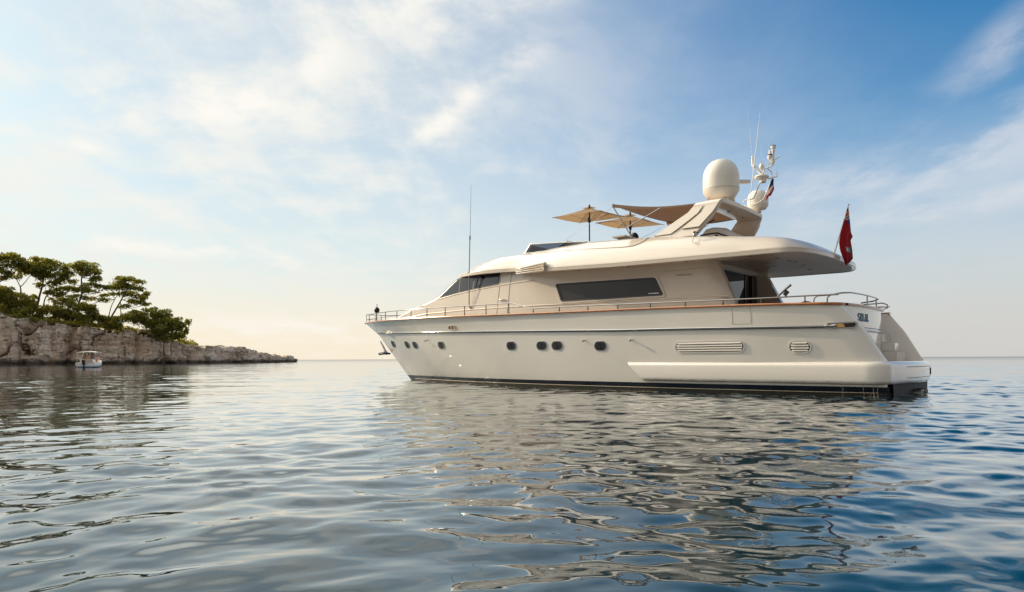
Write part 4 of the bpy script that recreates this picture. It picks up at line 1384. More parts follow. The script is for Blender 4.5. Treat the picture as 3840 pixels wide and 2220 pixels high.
# ---- flybridge windscreen
GLAZ = bpy.data.materials.new('smoked screen'); GLAZ.use_nodes = True
T = NT(GLAZ.node_tree); T.n.clear()
tr = T.n.new('ShaderNodeBsdfTransparent'); tr.inputs[0].default_value = (.13, .155, .20, 1)
gl = T.n.new('ShaderNodeBsdfGlossy'); gl.inputs['Roughness'].default_value = .03
fz = T.n.new('ShaderNodeFresnel'); fz.inputs[0].default_value = 1.5
mx = T.n.new('ShaderNodeMixShader'); T.l.new(fz.outputs[0], mx.inputs[0]); T.l.new(tr.outputs[0], mx.inputs[1]); T.l.new(gl.outputs[0], mx.inputs[2])
oo = T.n.new('ShaderNodeOutputMaterial'); T.l.new(mx.outputs[0], oo.inputs[0])


def screen_line(t, top):
    """t from 0 at the after end to 1 at the centre line in front"""
    if t < .80:
        s = 9.55 + (12.45 - 9.55) * t / .80; p = float(np.interp(s, *zip(*RIM_P))) - .03
    else:
        th = (t - .80) / .20 * math.pi / 2
        s = 12.45 + .62 * math.sin(th) ** .75; p = (float(np.interp(12.45, *zip(*RIM_P))) - .03) * math.cos(th)
    zb = float(np.interp(s, [9.5, 9.8, 12.2, 12.6, 13.4], [5.0, 4.93, 4.93, 4.95, 5.03]))
    hgt = float(np.interp(t, [0, .05, .4, .80, 1], [.03, .12, .24, .33, .32]))
    if not top: return Vector((s, p, zb))
    return Vector((s - .34 * max(0, (t - .4) / .6), p - .05, zb + hgt))


ts = np.linspace(0, 1, 46)
for sg in (1, -1):
    m = MB(); m.grid([[tuple(screen_line(t, 0) * 1) for t in ts], [tuple(screen_line(t, 1)) for t in ts]])
    m.v = [(a, sg * b, c) for a, b, c in m.v]
    sc = m.build('flybridge_screen', GLAZ, yacht, smooth=60)
    m = MB(); m.tube([screen_line(t, 1) for t in ts], .017, 6); m.tube([screen_line(t, 0) for t in ts], .022, 6)
    m.tube([screen_line(.82, 0), screen_line(.82, 1)], .028, 6)
    m.v = [(a, sg * b, c) for a, b, c in m.v]
    m.build('screen_frame', WHITE, sc, smooth=60)
m = MB(); m.prism([(10.2, .7, 4.3), (10.25, .7, 5.12), (10.65, .7, 5.20), (11.1, .7, 5.0), (11.3, .7, 4.3)], (0, 1.0, 0)); m.build('helm_console', BLACK, yacht)
m = MB(); m.prism([(9.75, .75, 4.25), (9.62, .75, 4.95), (9.72, .75, 4.98), (9.95, .75, 4.6), (10.2, .75, 4.55), (10.2, .75, 4.25)], (0, .8, 0)); m.build('helm_seat', RUBBER, yacht)


# ---- radar arch
def arch_side(sg):
    # outer face of a raked leg: base and top, fore and aft
    return [(7.20, sg * 2.12, 4.80), (5.55, sg * 2.12, 4.62), (4.98, sg * 1.62, 5.70), (5.72, sg * 1.62, 5.76)]


def make_arch():
    # section ring (fore top, aft top, aft bottom, fore bottom) swept over the arch
    path = []
    leg = [(0.0, 7.20, 5.60, 4.78), (.25, 6.78, 5.42, 5.02), (.5, 6.38, 5.25, 5.28), (.75, 6.00, 5.08, 5.52)]
    for t, f, a, z in leg:
        path.append((f, a, 2.12 - .46 * t, z, .17, t))
    for th in np.linspace(0, 90, 7):
        th = R(th)
        path.append((5.86 - .12 * math.sin(th), 4.98 - .10 * math.sin(th), 1.74 - .30 * (1 - math.cos(th)), 5.66 + .21 * math.sin(th), .17, 1))
    y = path[-1][2]
    for yy in np.linspace(y, 0, 6)[1:]:
        path.append((5.74, 4.88, yy, 5.87 + .03 * (1 - yy / y), .17, 1))
    P = []
    for i, (f, a, yy, z, w, t) in enumerate(path):
        j0, j1 = path[max(i - 1, 0)], path[min(i + 1, len(path) - 1)]
        tv = Vector((0, j1[2] - j0[2], j1[3] - j0[3])).normalized(); n = Vector((0, tv.z, -tv.y))
        if n.z < 0 or (abs(n.z) < .2 and n.y < 0): n = -n
        if i < 4: n = Vector((0, abs(n.y), abs(n.z)))
        o_ = [Vector((f, yy, z)), Vector((a, yy, z + (-.06 if i < 4 else 0)))]
        r = .035
        P.append([o_[0] - n * r + Vector((.01, 0, 0)), o_[0] + Vector((-r, 0, 0)), o_[1] + Vector((r, 0, 0)), o_[1] - n * r, o_[1] - n * (w - r) + Vector((.02, 0, 0)), o_[1] - n * w + Vector((.08, 0, 0)), o_[0] - n * w + Vector((-.08, 0, 0)), o_[0] - n * (w - r)])
    P = np.array([[tuple(q) for q in row] for row in P])
    m = MB(); A, Bm = both(P)
    m.grid(A, closed_v=True); m.grid(Bm, closed_v=True, flip=True)
    arch = m.build('radar_arch', GEL, yacht, smooth=40)
    # raised panels on the outer face of the near leg
    for sg in (1, -1):
        for (f0, f1, t0, t1) in ((.02, .44, .10, 1.02), (.54, .98, .24, 1.0)):
            m = MB(); rows = []
            for t in np.linspace(t0, t1, 8):
                z = np.interp(t, [0, 1], [4.78, 5.66]); yy = 2.12 - .46 * np.interp(t, [0, 1], [0, 1]) * .83 + .022
                F = np.interp(t, [0, .25, .5, .75, 1], [7.20, 6.78, 6.38, 6.0, 5.86]); Aa = np.interp(t, [0, .25, .5, .75, 1], [5.60, 5.42, 5.25, 5.08, 4.98])
                rows.append([(F + (Aa - F) * q, sg * (yy + d), z) for q, d in ((f0, -.03), (f0 + .012, .004), (f1 - .012, .004), (f1, -.03))])
            m.grid(rows); m.add(rows[0], [(0, 1, 2, 3)]); m.add(rows[-1], [(0, 1, 2, 3)])
            m.build('arch_panel', GEL, arch, smooth=30)
    for yy in (.2, -.9):
        m = MB(); m.lathe([(.09, .01), (.09, -.008), (.06, -.012)], (5.3, yy, 5.70), 14); m.add([(5.3 + .06 * math.cos(t), yy + .06 * math.sin(t), 5.688) for t in np.linspace(0, 6.28, 12)[:-1]], [tuple(range(11))], 1)
        m.build('downlight', [STEEL, BLACK], arch)


make_arch()

# ---- domes, scanner, aerials
DOME = mat('dome white', (.78, .75, .69), .38, var=.02)


def radome(s0, y0, z0, r, h, foot):
    m = MB(); prof = [(0, 0), (r * .72, 0), (r * .80, .03 * h), (r * .99, .17 * h), (r, .20 * h), (r, .50 * h)]
    for th in np.linspace(0, 90, 12)[1:]:
        th = R(th); prof.append((r * math.cos(th) ** .85 if th < R(89.9) else 0, .50 * h + .50 * h * math.sin(th)))
    m.lathe(prof, (s0, y0, z0), 36)
    d = m.build('radome', DOME, yacht, smooth=40)
    m = MB(); m.lathe([(r * 1.003, .205 * h), (r * 1.006, .212 * h), (r * 1.003, .219 * h)], (s0, y0, z0), 36); m.build('joint', bpy.data.materials['seam shadow'], d)
    m = MB(); m.lathe([(r * .34, -foot), (r * .30, 0.01)], (s0, y0, z0), 16); m.build('pedestal', DOME, d, smooth=50)


radome(5.45, .48, 6.10, .565, 1.25, .22)
radome(4.97, -1.38, 5.98, .335, .66, .10)
m = MB(); m.box((5.30, -.02, 6.71), (.13, 1.16, .11), rot=Matrix.Rotation(R(-49), 3, 'Z')); sc_ = m.build('radar_scanner', DOME, yacht)
m = MB(); m.lathe([(.11, 5.9), (.08, 6.5), (.12, 6.56), (.12, 6.66), (0, 6.66)], (5.30, -.02, 0), 16); m.build('pedestal', DOME, sc_, smooth=50)

MY = -.6


def mast_pt(x, y, dy=0.0):
    return Vector((x, MY + dy, y))


def tubes(name, lst, material, parent=None):
    m = MB()
    for pts, r in lst: m.tube(pts, r, 8)
    return m.build(name, material, parent or yacht, smooth=60)


mp = mast_pt
tubes('mast', [([mp(5.14, 6.12), mp(5.12, 6.18), mp(4.86, 6.19), mp(4.80, 6.22), mp(4.72, 6.40), mp(4.52, 6.89), mp(4.48, 7.03), mp(4.42, 7.11), mp(4.32, 7.12), mp(4.21, 7.15), mp(4.15, 7.24), mp(4.14, 7.34)], .024),
               ([mp(5.0, 6.08, -.35), mp(4.80, 6.10, -.35), mp(4.62, 6.20, -.35), mp(4.45, 6.50, -.3), mp(4.29, 6.80, -.22), mp(4.29, 7.0, -.15), mp(4.38, 7.10, -.05)], .021)], WHITE)
for q_ in (([mp(4.52, 6.90), mp(4.84, 7.30)], .045), ([mp(4.38, 6.78, -.1), mp(4.16, 6.84, -.2), mp(4.12, 6.86, -.2)], .025), ([mp(4.14, 7.32), mp(3.95, 7.42, .0)], .018)): tubes('mast_arm', [q_], WHITE)
m = MB(); m.lathe([(0, 0), (.20, .0), (.23, .05), (.20, .09), (0, .10)], mp(4.55, 6.80), 18); m.lathe([(.09, -.14), (.12, 0)], mp(4.50, 6.80), 12); m.build('horn_platform', DOME, yacht, smooth=50)
m = MB(); m.lathe([(.05, -.05), (.075, 0), (.075, .09), (.04, .12), (.03, .26), (.0, .26)], mp(4.28, 7.40), 14); m.box(mp(4.24, 7.32), (.12, .1, .2)); m.build('masthead_light', WHITE, yacht, smooth=40)
m = MB(); m.lathe([(.03, -.42), (.035, -.2), (.05, -.18), (.05, -.08), (.08, -.05), (.08, .03), (.0, .03)], mp(4.17, 7.76), 14); m.lathe([(.082, -.03), (.084, 0), (.082, .0)], mp(4.17, 7.76), 14); m.build('anchor_light', WHITE, yacht, smooth=40)
for pr_, q_ in (([(.082, .012), (.084, .03), (.06, .034), (0, .034)], mp(4.17, 7.76)), ([(.077, .10), (.077, .125), (0, .13)], mp(4.28, 7.40))):
    m = MB(); m.lathe(pr_, q_, 14); m.build('light_cap', BLACK, yacht, smooth=40)
m = MB(); m.lathe([(.02, 0), (.022, .18), (.075, .22), (.085, .30), (.06, .37), (0, .38)], mp(4.54, 6.90), 14); m.build('gps_receiver', DOME, yacht, smooth=50)
whips = [([mp(4.84, 7.28), mp(4.85, 7.44), mp(4.855, 7.60)], [.04, .032, .012]), ([mp(4.855, 7.6), mp(4.90, 8.05), mp(4.96, 8.7), mp(5.02, 9.35)], [.006, .005, .004, .002])]
m = MB()
for p_, r_ in whips: m.tube(p_, r_, 6)
m.build('whip_aerial', WHITE, yacht, smooth=60)
m = MB(); m.tube([mp(4.92, 6.02, .05), mp(4.84, 6.75, .05), mp(4.66, 8.2, .05), mp(4.57, 8.92, .05)], [.016, .013, .009, .005], 6); m.build('whip_aerial', WHITE, yacht, smooth=60)
for b, t in ((mp(4.42, 6.86, -.1), mp(4.36, 7.98, -.1)), (mp(4.55, 7.28), mp(4.55, 8.0)), (mp(4.13, 6.86, -.2), mp(4.20, 8.1, -.2))):
    m = MB(); m.tube([b, b.lerp(t, .2), t], [.018, .004, .002], 5); m.build('whip_aerial', WHITE, yacht)

# tall aerial on the side deck
m = MB()
b0 = Vector((15.30, 1.95, 3.12)); j0 = Vector((15.26, 1.98, 4.44))
m.tube([b0, j0, Vector((15.20, 1.99, 5.74)), Vector((15.20, 1.99, 5.75)), Vector((15.195, 1.99, 5.90)), Vector((15.19, 1.99, 5.91)), Vector((15.11, 2.0, 7.90))], [.022, .020, .018, .032, .032, .012, .005], 7)
an = m.build('tall_aerial', mat('grey paint', (.22, .22, .22), .5), yacht, smooth=60)
m = MB(); m.tube([j0 + Vector((.12, 0, .0)), j0, j0 + Vector((-.35, -.2, .0))], [.012, .02, .03], 6); m.build('bracket', GEL, an, smooth=50)
m = MB(); m.tube([b0, b0 + Vector((-.03, -.06, -.1))], .04, 8); m.build('foot', GEL, an, smooth=50)


# ---- guard rails
def rail_pt(s, z): return Vector((s, max(float(hull_p(s, zsh(s))) - .075, .0), z))


RAIL = [(24.38, 3.27), (23.5, 3.215), (19.75, 3.14), (17.21, 3.09), (14.8, 3.04), (12.4, 3.0), (12.22, 2.985), (11.35, 2.75), (8.92, 2.72), (5.47, 2.65), (3.26, 2.61), (2.12, 2.61), (1.32, 2.60)]
rs_, rz_ = zip(*RAIL[::-1])


def rail_z(s): return float(np.interp(s, rs_, rz_))


STAN = [23.78, 22.35, 21.01, 19.71, 18.43, 17.21, 15.97, 14.78, 13.58, 12.4, 11.24, 10.08, 8.91, 7.77, 6.62, 5.47, 4.32, 3.26, 2.13]
for sg in (1, -1):
    fl = lambda v: (v[0], sg * v[1], v[2])
    ss = np.r_[np.linspace(24.45, 12.4, 90), np.linspace(12.3, 1.32, 90)]
    m = MB(); m.tube([fl(rail_pt(s, rail_z(s))) for s in ss], .020, 8)
    gr = m.build('guard_rail', CHROME, yacht, smooth=60)
    for s in STAN:
        m = MB(); zb = float(zsh(s)) + .03
        m.tube([fl(rail_pt(s, zb)), fl(rail_pt(s, zb + .05)), fl(rail_pt(s, zb + .055)), fl(rail_pt(s, rail_z(s)))], [.026, .026, .017, .017], 8)
        m.build('stanchion', DSTEEL, gr, smooth=50)
    m = MB(); m.tube([fl(rail_pt(s, float(zsh(s)) + .03 + (rail_z(s) - float(zsh(s))) * .35)) for s in np.linspace(24.45, 19.75, 24)], .013, 6); m.build('lower_bar', DSTEEL, gr, smooth=60)
    m = MB(); m.tube([fl((1.95, 2.78, 2.41)), fl((1.93, 2.78, 2.54)), fl((1.85, 2.78, 2.60)), fl((1.5, 2.76, 2.605))], .018, 8); m.build('end_loop', CHROME, gr, smooth=60)
m = MB()
m.tube([(24.45, 0, rail_z(24.4)), (24.45, .03, rail_z(24.4) - .05), (24.44, .03, 2.86)], .017, 8)
m.build('stem_post', CHROME, yacht, smooth=60)
# rail along the transom and the loop to starboard
ty = np.linspace(2.15, -.75, 24)
m = MB()
m.tube([(1.76, 2.28, 2.38), (1.75, 2.28, 2.58), (1.66, 2.28, 2.66), (1.40, 2.25, 2.685)] + [(transom_x(y, 0) + .06, y, 2.70) for y in np.linspace(2.02, -.75, 24)] + [(1.35, -.9, 2.66), (1.7, -.9, 2.62)], .020, 8)
tr_ = m.build('transom_guard', CHROME, yacht, smooth=60)
for y in (.75, -.35):
    m = MB(); m.tube([(transom_x(y, 0) + .06, y, 2.40), (transom_x(y, 0) + .06, y, 2.70)], .020, 8); m.build('stanchion', CHROME, tr_, smooth=60)
m = MB(); m.tube([(2.0, -2.45, 2.68), (1.45, -2.5, 2.70), (1.32, -2.52, 2.64), (1.32, -2.52, 2.55), (1.45, -2.5, 2.50), (2.0, -2.45, 2.49)], .020, 8); m.build('boarding_loop', CHROME, yacht, smooth=60)
# cockpit handrail light on the rail
q = rail_pt(2.60, 2.62)
m = MB(); m.tube([q + Vector((.22, 0, .02)), q + Vector((-.02, .02, .22)), q + Vector((-.13, .03, .30))], [.028, .032, .036], 10)
sp = m.build('swivel_lamp', CHROME, yacht, smooth=50)
m = MB(); m.box(q + Vector((.0, 0, .09)), (.09, .07, .14), rot=Matrix.Rotation(R(-40), 3, 'Y')); m.build('bracket', BLACK, sp)
# cockpit sofa back
m = MB(); P = []
for y in np.linspace(1.9, -.6, 14):
    k = math.sin(max(0.02, (1.9 - y) / 2.5) * math.pi) ** .5
    P.append([(2.55, y, 1.65), (2.6, y, 2.2 + .33 * k), (2.72, y, 2.26 + .38 * k), (2.9, y, 2.2 + .33 * k), (3.0, y, 1.65)])
m.grid(P); m.add(P[0], [(0, 1, 2, 3, 4)]); m.add(P[-1], [(0, 1, 2, 3, 4)])
m.build('cockpit_sofa', BROWNL, yacht, smooth=60)
# lamp on the upper fascia
q = Vector((5.36, 2.52, 4.62))
m = MB(); m.lathe([(0, -.05), (.05, -.04), (.06, .03), (.03, .07), (.05, .09), (.05, .13), (0, .14)], q + Vector((0, .06, .0)), 12); m.tube([q + Vector((0, -.2, .12)), q + Vector((0, .06, .12))], .015, 6)
m.tube([q + Vector((.02, .07, -.05)), q + Vector((.06, .09, -.16)), q + Vector((.0, .10, -.24)), q + Vector((-.05, .1, -.22))], .008, 5)
m.build('side_lamp', CHROME, yacht, smooth=50)
# white counter and black cover on the upper deck
m = MB(); m.box((8.68, .85, 4.66), (.36, .7, .94)); m.box((8.70, .9, 5.16), (.5, 1.0, .05)); m.build('bar_counter', GEL, yacht)
m = MB(); m.lathe([(.0, .20), (.07, .19), (.13, .12), (.16, .05), (.15, 0), (0, 0)], (8.55, .62, 5.18), 18); m.build('black_cover', BLACK, yacht, smooth=60)


# ---- sun awning stretched from the arch
def make_awning():
    m = MB(); P = []
    for v in np.linspace(0, 1, 15):
        row = []
        for y in np.linspace(-1, 1, 15):
            f = Vector((8.64, y * 1.9, 6.17 - .05 * (1 - y * y))); a = Vector((5.72, y * 1.55, 5.82 + .06 * (1 - y * y)))
            q = f.lerp(a, v); q.z -= .10 * math.sin(v * math.pi) * (1 + .3 * (1 - y * y)); row.append(q)
        P.append(row)
    m.grid(P)
    P = np.array([[tuple(q) for q in r_] for r_ in P])
    for e in (P[:, 0], P[:, -1]):
        lo = e - np.c_[0 * e[:, 0], 0 * e[:, 0], .115 * (1 - .75 * np.linspace(0, 1, len(e)))]
        m.grid(np.stack([e, lo]))
    aw = m.build('sun_awning', BROWNC, yacht, smooth=60)
    m = MB(); m.tube([(8.64, y * 1.9, 6.17 - .05 * (1 - y * y)) for y in np.linspace(-1, 1, 11)], .03, 8); m.build('front_spar', WHITE, aw, smooth=60)
    for sg in (1, -1):
        m = MB(); m.tube([(8.62, sg * 1.9, 6.10), (7.82, sg * 1.95, 4.90)], .020, 8); m.tube([(8.08, sg * 1.93, 5.29), (6.92, sg * 1.78, 5.80)], .018, 8)
        m.build('awning_pole', CHROME, aw, smooth=60)
        m = MB(); m.tube([(8.62, sg * 1.9, 6.08), (9.2, sg * 1.86, 5.80), (11.6, sg * 1.5, 4.98)], .006, 4); m.build('stay_wire', STEEL, aw)
    m = MB(); m.tube([(5.45, 1.0, 5.35), (5.7, 1.5, 5.05), (5.75, 1.75, 4.75)], .022, 6); m.build('awning_strap', BLACK, aw)


make_awning()


# ================================================================== THINGS ON THE YACHT
RZ = Matrix.Rotation(YAW, 3, 'Z')


def yw(s, y, z):
    """yacht frame to world"""
    v = RZ @ Vector((s, y, z)); return v + Vector((11.17, 18.52, 0))


def parasol(label, apex, corners_xy, zc, foot_z, hub):
    """square parasol: canopy with a small vent cap, pole, ribs"""
    base = yw(apex[0], apex[1], foot_z)
    root = empty('parasol', base, YAW, label, 'parasol', 'square tan parasols on the upper deck')
    ap = Vector((0, 0, apex[2] - foot_z))
    cs = [Vector((x - apex[0], y - apex[1], zc - foot_z)) for x, y in corners_xy]
    m = MB(); n = 9
    for i in range(4):
        a, b = cs[i], cs[(i + 1) % 4]; rows = []
        for v in np.linspace(.10, 1, 8):
            row = []
            for u in np.linspace(0, 1, n):
                e = a.lerp(b, u); e.z += .0
                p = ap.lerp(e, v); p.z -= .05 * math.sin(u * math.pi) * v * v * .4 + .03 * math.sin(v * math.pi)
                c = ap.lerp((a + b) / 2, v); p = p.lerp(c, .05 * math.sin(u * math.pi) * v)
                row.append(p)
            rows.append(row)
        m.grid(rows)
    can = m.build('canopy', TANC, root, smooth=30)
    m = MB()
    for i in range(4):
        a, b = cs[i], cs[(i + 1) % 4]
        m.add([ap + Vector((0, 0, .03)), ap.lerp(a, .20) + Vector((0, 0, .055)), ap.lerp(b, .20) + Vector((0, 0, .055))], [(0, 1, 2)])
    m.build('vent_cap', TANC, can)
    m = MB()
    for c in cs: m.tube([ap + Vector((0, 0, -.03)), ap.lerp(c, .5) + Vector((0, 0, -.05)), c + Vector((0, 0, -.02))], .014, 5)
    for c in cs: m.tube([Vector((0, 0, hub - foot_z)), ap.lerp(c, .55) + Vector((0, 0, -.05))], .010, 5)
    m.build('rib', STEEL, root)
    m = MB(); m.tube([(0, 0, 0), ap + Vector((0, 0, .02))], .026, 10); m.build('pole', BLACK, root, smooth=60)
    m = MB(); m.lathe([(.03, 0), (.045, .03), (.03, .08), (0, .11)], ap + Vector((0, 0, .02)), 10); m.lathe([(.05, -.06), (.06, 0), (.05, .12)], (0, 0, hub - foot_z), 10); m.build('finial', BLACK, root, smooth=50)
    m = MB(); m.lathe([(0, .05), (.22, .05), (.26, 0), (0, 0)], (0, 0, 0), 16); m.build('foot', BLACK, root)
    return root


C1 = [[(11.97, 0.84), (9.91, 0.69), (9.76, -0.89), (11.79, -0.72)]]
C2 = [[(10.95, -0.56), (9.16, -1.17), (9.13, -2.64), (10.91, -2.11)]]
parasol('tan square parasol with a black pole, the larger one nearer the bow', (10.86, -.02, 6.70), C1[0], 6.35, 4.22, 6.20)
parasol('tan square parasol partly behind the awning pole, the one nearer the arch', (10.04, -1.62, 6.56), C2[0], 6.22, 4.22, 6.05)

# ---- red ensign on its staff at the after rail
st_b, st_t = Vector((2.22, 0.0, 4.12)), Vector((1.80, 0.0, 5.44))
ens = empty('ensign', yw(*st_b), YAW, 'red ensign drooping from a raked staff at the after end of the upper deck', 'flag')
m = MB(); m.tube([(0, 0, -.15), st_t - st_b], .022, 8); m.tube([st_t - st_b, st_t - st_b + Vector((-.004, 0, .015))], [.035, .035], 8); m.build('staff', WHITE, ens, smooth=60)
RED = mat('ensign red', (.20, .006, .014), .75); FNAVY = mat('ensign navy', (.016, .018, .09), .75); FWHITE = mat('flag white', (.62, .55, .52), .75); FORANGE = mat('flag scarlet', (.55, .05, .02), .75); TEALB = mat('badge teal', (.05, .26, .30), .6)
for q, c_ in ((RED, (.42, .008, .02)), (FNAVY, (.03, .03, .2)), (FWHITE, (.7, .6, .55))): translucent(q, .3, c_)


def flag_pts():
    """the cloth hangs in folds from the staff; rows run down the staff"""
    rows = []
    N = 40; Mv = 15
    # edges measured along the drop (0 top, 1 bottom): near the staff, and outer edge
    L = [(0, 1.83, 5.36), (.25, 1.91, 5.03), (.5, 1.99, 4.70), (.72, 2.05, 4.36), (.84, 2.02, 4.12), (.93, 1.95, 3.90), (1, 1.88, 3.68)]
    Rr = [(0, 1.80, 5.36), (.18, 1.775, 5.02), (.35, 1.745, 4.62), (.42, 1.70, 4.50), (.50, 1.76, 4.40), (.7, 1.72, 4.12), (.9, 1.70, 3.86), (1, 1.80, 3.74)]
    for i in range(N):
        t = i / (N - 1); row = []
        ls = np.interp(t, *zip(*[(a, b) for a, b, c in L])), np.interp(t, *zip(*[(a, c) for a, b, c in L]))
        rs = np.interp(t, *zip(*[(a, b) for a, b, c in Rr])), np.interp(t, *zip(*[(a, c) for a, b, c in Rr]))
        for j in range(Mv):
            u = j / (Mv - 1)
            s_ = ls[0] + (rs[0] - ls[0]) * u; z_ = ls[1] + (rs[1] - ls[1]) * u
            d = (.015 + .05 * t) * math.sin(u * 9.5 + 2.0 * t) + .02 * math.sin(4 * t + u * 3)
            row.append(Vector((s_ * 1.0, d, z_)) - st_b)
        rows.append(row)
    return rows


P = flag_pts(); m = MB(); n_, mm_ = len(P), len(P[0])
for i in range(n_ - 1):
    for j in range(mm_ - 1):
        t, u = i / n_, j / mm_
        mi = 0
        if t < .245:
            v = t + .10 * u
            mi = 1
            if .10 < v < .20: mi = 3 if .125 < v < .175 else 2
            if .225 < v < .245: mi = 2
            if u < .25 and .15 < t: mi = 2 if (i % 3) else 3
        if .68 < t < .76 and .42 < u < .62: mi = 2 if j % 2 else 1
        if .66 < t < .76 and .60 < u < .76: mi = 4
        m.add([P[i][j], P[i][j + 1], P[i + 1][j + 1], P[i + 1][j]], [(0, 1, 2, 3)], mi)
m.build('cloth', [RED, FNAVY, FWHITE, FORANGE, TEALB], ens, smooth=80)

# ---- tricolour courtesy flag under the mast arm
fb = Vector((4.28, -.82, 6.78))
cf = empty('courtesy_flag', yw(*fb), YAW, 'small blue white and red flag hanging under the mast arm beside the small dome', 'flag')
FBLUE = mat('flag blue', (.02, .05, .17), .75)
m = MB()
for i in range(14):
    for j in range(6):
        vs = []
        for a, b in ((i, j), (i + 1, j), (i + 1, j + 1), (i, j + 1)):
            t, u = a / 14, b / 6
            wd = .05 + .16 * min(1, t * 1.6) * (1 - .35 * max(0, t - .7) / .3)
            vs.append((.0 + t * .20 - wd * (u - .1), .05 * math.sin(u * 7 + t * 3), -t * .58 + .12 * (u - .5) * t))
        mi = 0 if i + j * .9 < 6.5 else (1 if i + j * .9 < 10.5 else 2)
        m.add(vs, [(0, 1, 2, 3)], mi)
m.build('cloth', [FBLUE, FWHITE, RED], cf, smooth=80)
m = MB(); m.tube([(.0, 0, .1), (0.02, 0, -.05), (.2, 0, -.62)], .005, 4); m.build('halyard', STEEL, cf)

# ---- black anchor ball on its pole at the bow
ab = empty('anchor_ball', yw(23.68, 0, 2.86), YAW, 'black anchor ball on a short pole above the bow rail', 'day signal')
m = MB(); m.tube([(0, 0, -.05), (-.02, 0, .40), (-.045, 0, .92)], .022, 8); m.box((.04, 0, .16), (.09, .07, .34)); m.build('pole', STEEL, ab, smooth=50)
m = MB(); m.lathe([(.0, -.17)] + [(.135 * math.cos(R(a)), .16 * math.sin(R(a))) for a in range(-80, 81, 16)] + [(0, .17)], (-.03, 0, .60), 18); m.lathe([(.14, -.012), (.15, 0), (.14, .012)], (-.03, 0, .60), 18); m.build('ball', BLACK, ab, smooth=60)

# ---- anchor hanging in the stem
an = empty('anchor', yw(23.30, 0, 1.9), YAW, 'steel anchor housed against the stem of the yacht', 'anchor')
m = MB(); m.tube([(.08, 0, .0), (-.10, 0, -.22), (-.36, 0, -.58)], [.03, .045, .06], 8); m.build('shank', STEEL, an, smooth=50)
for sg in (1, -1):
    m = MB(); m.tube([(-.36, 0, -.58), (-.34, .14 * sg, -.60), (-.20, .30 * sg, -.64)], [.05, .05, .02], 7); m.add([(-.40, .03 * sg, -.50), (-.16, .34 * sg, -.60), (-.10, .22 * sg, -.70), (-.34, .02 * sg, -.66)], [(0, 1, 2, 3)]); m.build('fluke', STEEL, an)
m = MB(); m.tube([(-.42, .2, -.62), (-.42, -.2, -.62)], .045, 8); m.build('crown', BLACK, an)

# ---- white dinghy stowed on the upper deck
dg_ = empty('dinghy', yw(5.0, .15, 4.24), YAW, 'white dinghy stowed on the upper deck under the arch', 'dinghy')
m = MB(); P = []; prof = [(1.10, .35, .40), (1.04, .55, .86), (.90, .62, .98), (.65, .66, 1.01), (.42, .68, .96), (.10, .72, .76), (-.3, .72, .55), (-.8, .70, .42), (-1.4, .66, .34)]
for x, w_, h_ in prof:
    P.append([(x + .12, w_ * .8, .1), (x + .04, w_, .30), (x, w_, h_ * .72), (x, w_ * .75, h_ * .93), (x, 0, h_), (x, -w_ * .75, h_ * .93), (x, -w_, h_ * .72), (x + .04, -w_, .30), (x + .12, -w_ * .8, .1)])
m.grid(P); m.add(P[0], [tuple(range(9))]); m.add(P[-1], [tuple(range(9))]); m.build('hull', WHITE, dg_, smooth=50)
m = MB(); m.tube([(1.10, .30, .70), (1.02, .60, .715)] + [(x, w_ + .012, min(.72, h_ * .72 + .02) if x > 0 else h_ * .7) for x, w_, h_ in prof[2:]], .022, 6); m.build('rubbing_strake', BLACK, dg_, smooth=50)
m = MB(); m.box((.45, .70, .60), (.10, .03, .10)); m.build('fitting', BLACK, dg_)

# ---- cooling water running out under the platform
WTR = bpy.data.materials.new('running water'); WTR.use_nodes = True
T = NT(WTR.node_tree); b_ = T.n['Principled BSDF']; b_.inputs['Base Color'].default_value = (.75, .75, .72, 1); b_.inputs['Roughness'].default_value = .1; b_.inputs['Transmission Weight'].default_value = .9
g = np.random.default_rng(4); m = MB()
for s_, y_, wd in ((1.28, 2.70, .007), (.80, 2.66, .006), (.58, 2.60, .010), (.50, 2.58, .008)):
    pts = [yw(s_ - .05 * t + g.normal() * .012, y_ + .16 * t ** .5, .30 - .33 * t * t) for t in np.linspace(0, 1, 8)]
    m.tube(pts, [wd * q for q in (1, .8, .9, .6, .9, .6, .8, 1.2)], 6)
    for _ in range(14):
        p = pts[-1] + Vector((g.normal() * .10, g.normal() * .10, abs(g.normal()) * .03 + .02))
        m.lathe([(0, -.012), (.012, 0), (0, .012)], p, 6)
o = m.build('discharge_water', WTR, smooth=60)
tag(o, 'thin streams of water running off the stern and splashing beside the hull', 'water stream', kind='stuff')

# ================================================================== SMALL OPEN BOAT
SB = Vector((at(343, 97), 97.0, 0))
SBZ = R(90 + 17)
sb = empty('motor_boat', SB, SBZ, 'small white open motor boat with a canvas sunshade below the cliff', 'boat')
# local: x forward, y to port
BLUEP = mat('boat bottom blue', (.02, .10, .20), .4); PINKW = mat('boat white', (.80, .79, .80), .3, coat=.2); CUSH = mat('orange cushion', (.46, .36, .30), .7)
m = MB(); P = []; LB, BB = 6.0, 1.2
for t in np.linspace(0, 1, 18):
    x = -LB / 2 + LB * t; w_ = BB * (1 - max(0, (t - .45) / .55) ** 2.2); g_ = .72 + .42 * t ** 1.6
    w_ = max(w_, .015)
    P.append([(x, w_ * .55, -.1), (x + .0, w_ * .86, .12), (x + .10 * t, w_ * .97, .45), (x + .22 * t, w_, g_), (x + .22 * t, w_ - min(.14, w_ * .5), g_ + .02), (x + .2 * t, max(w_ - .16, .0), g_ - .35)])
A, Bq = both(np.array(P)); m.grid(A); m.grid(Bq, flip=True)
m.grid([[tuple(q) for q in A[:, 5]], [tuple(q) for q in Bq[:, 5]]])
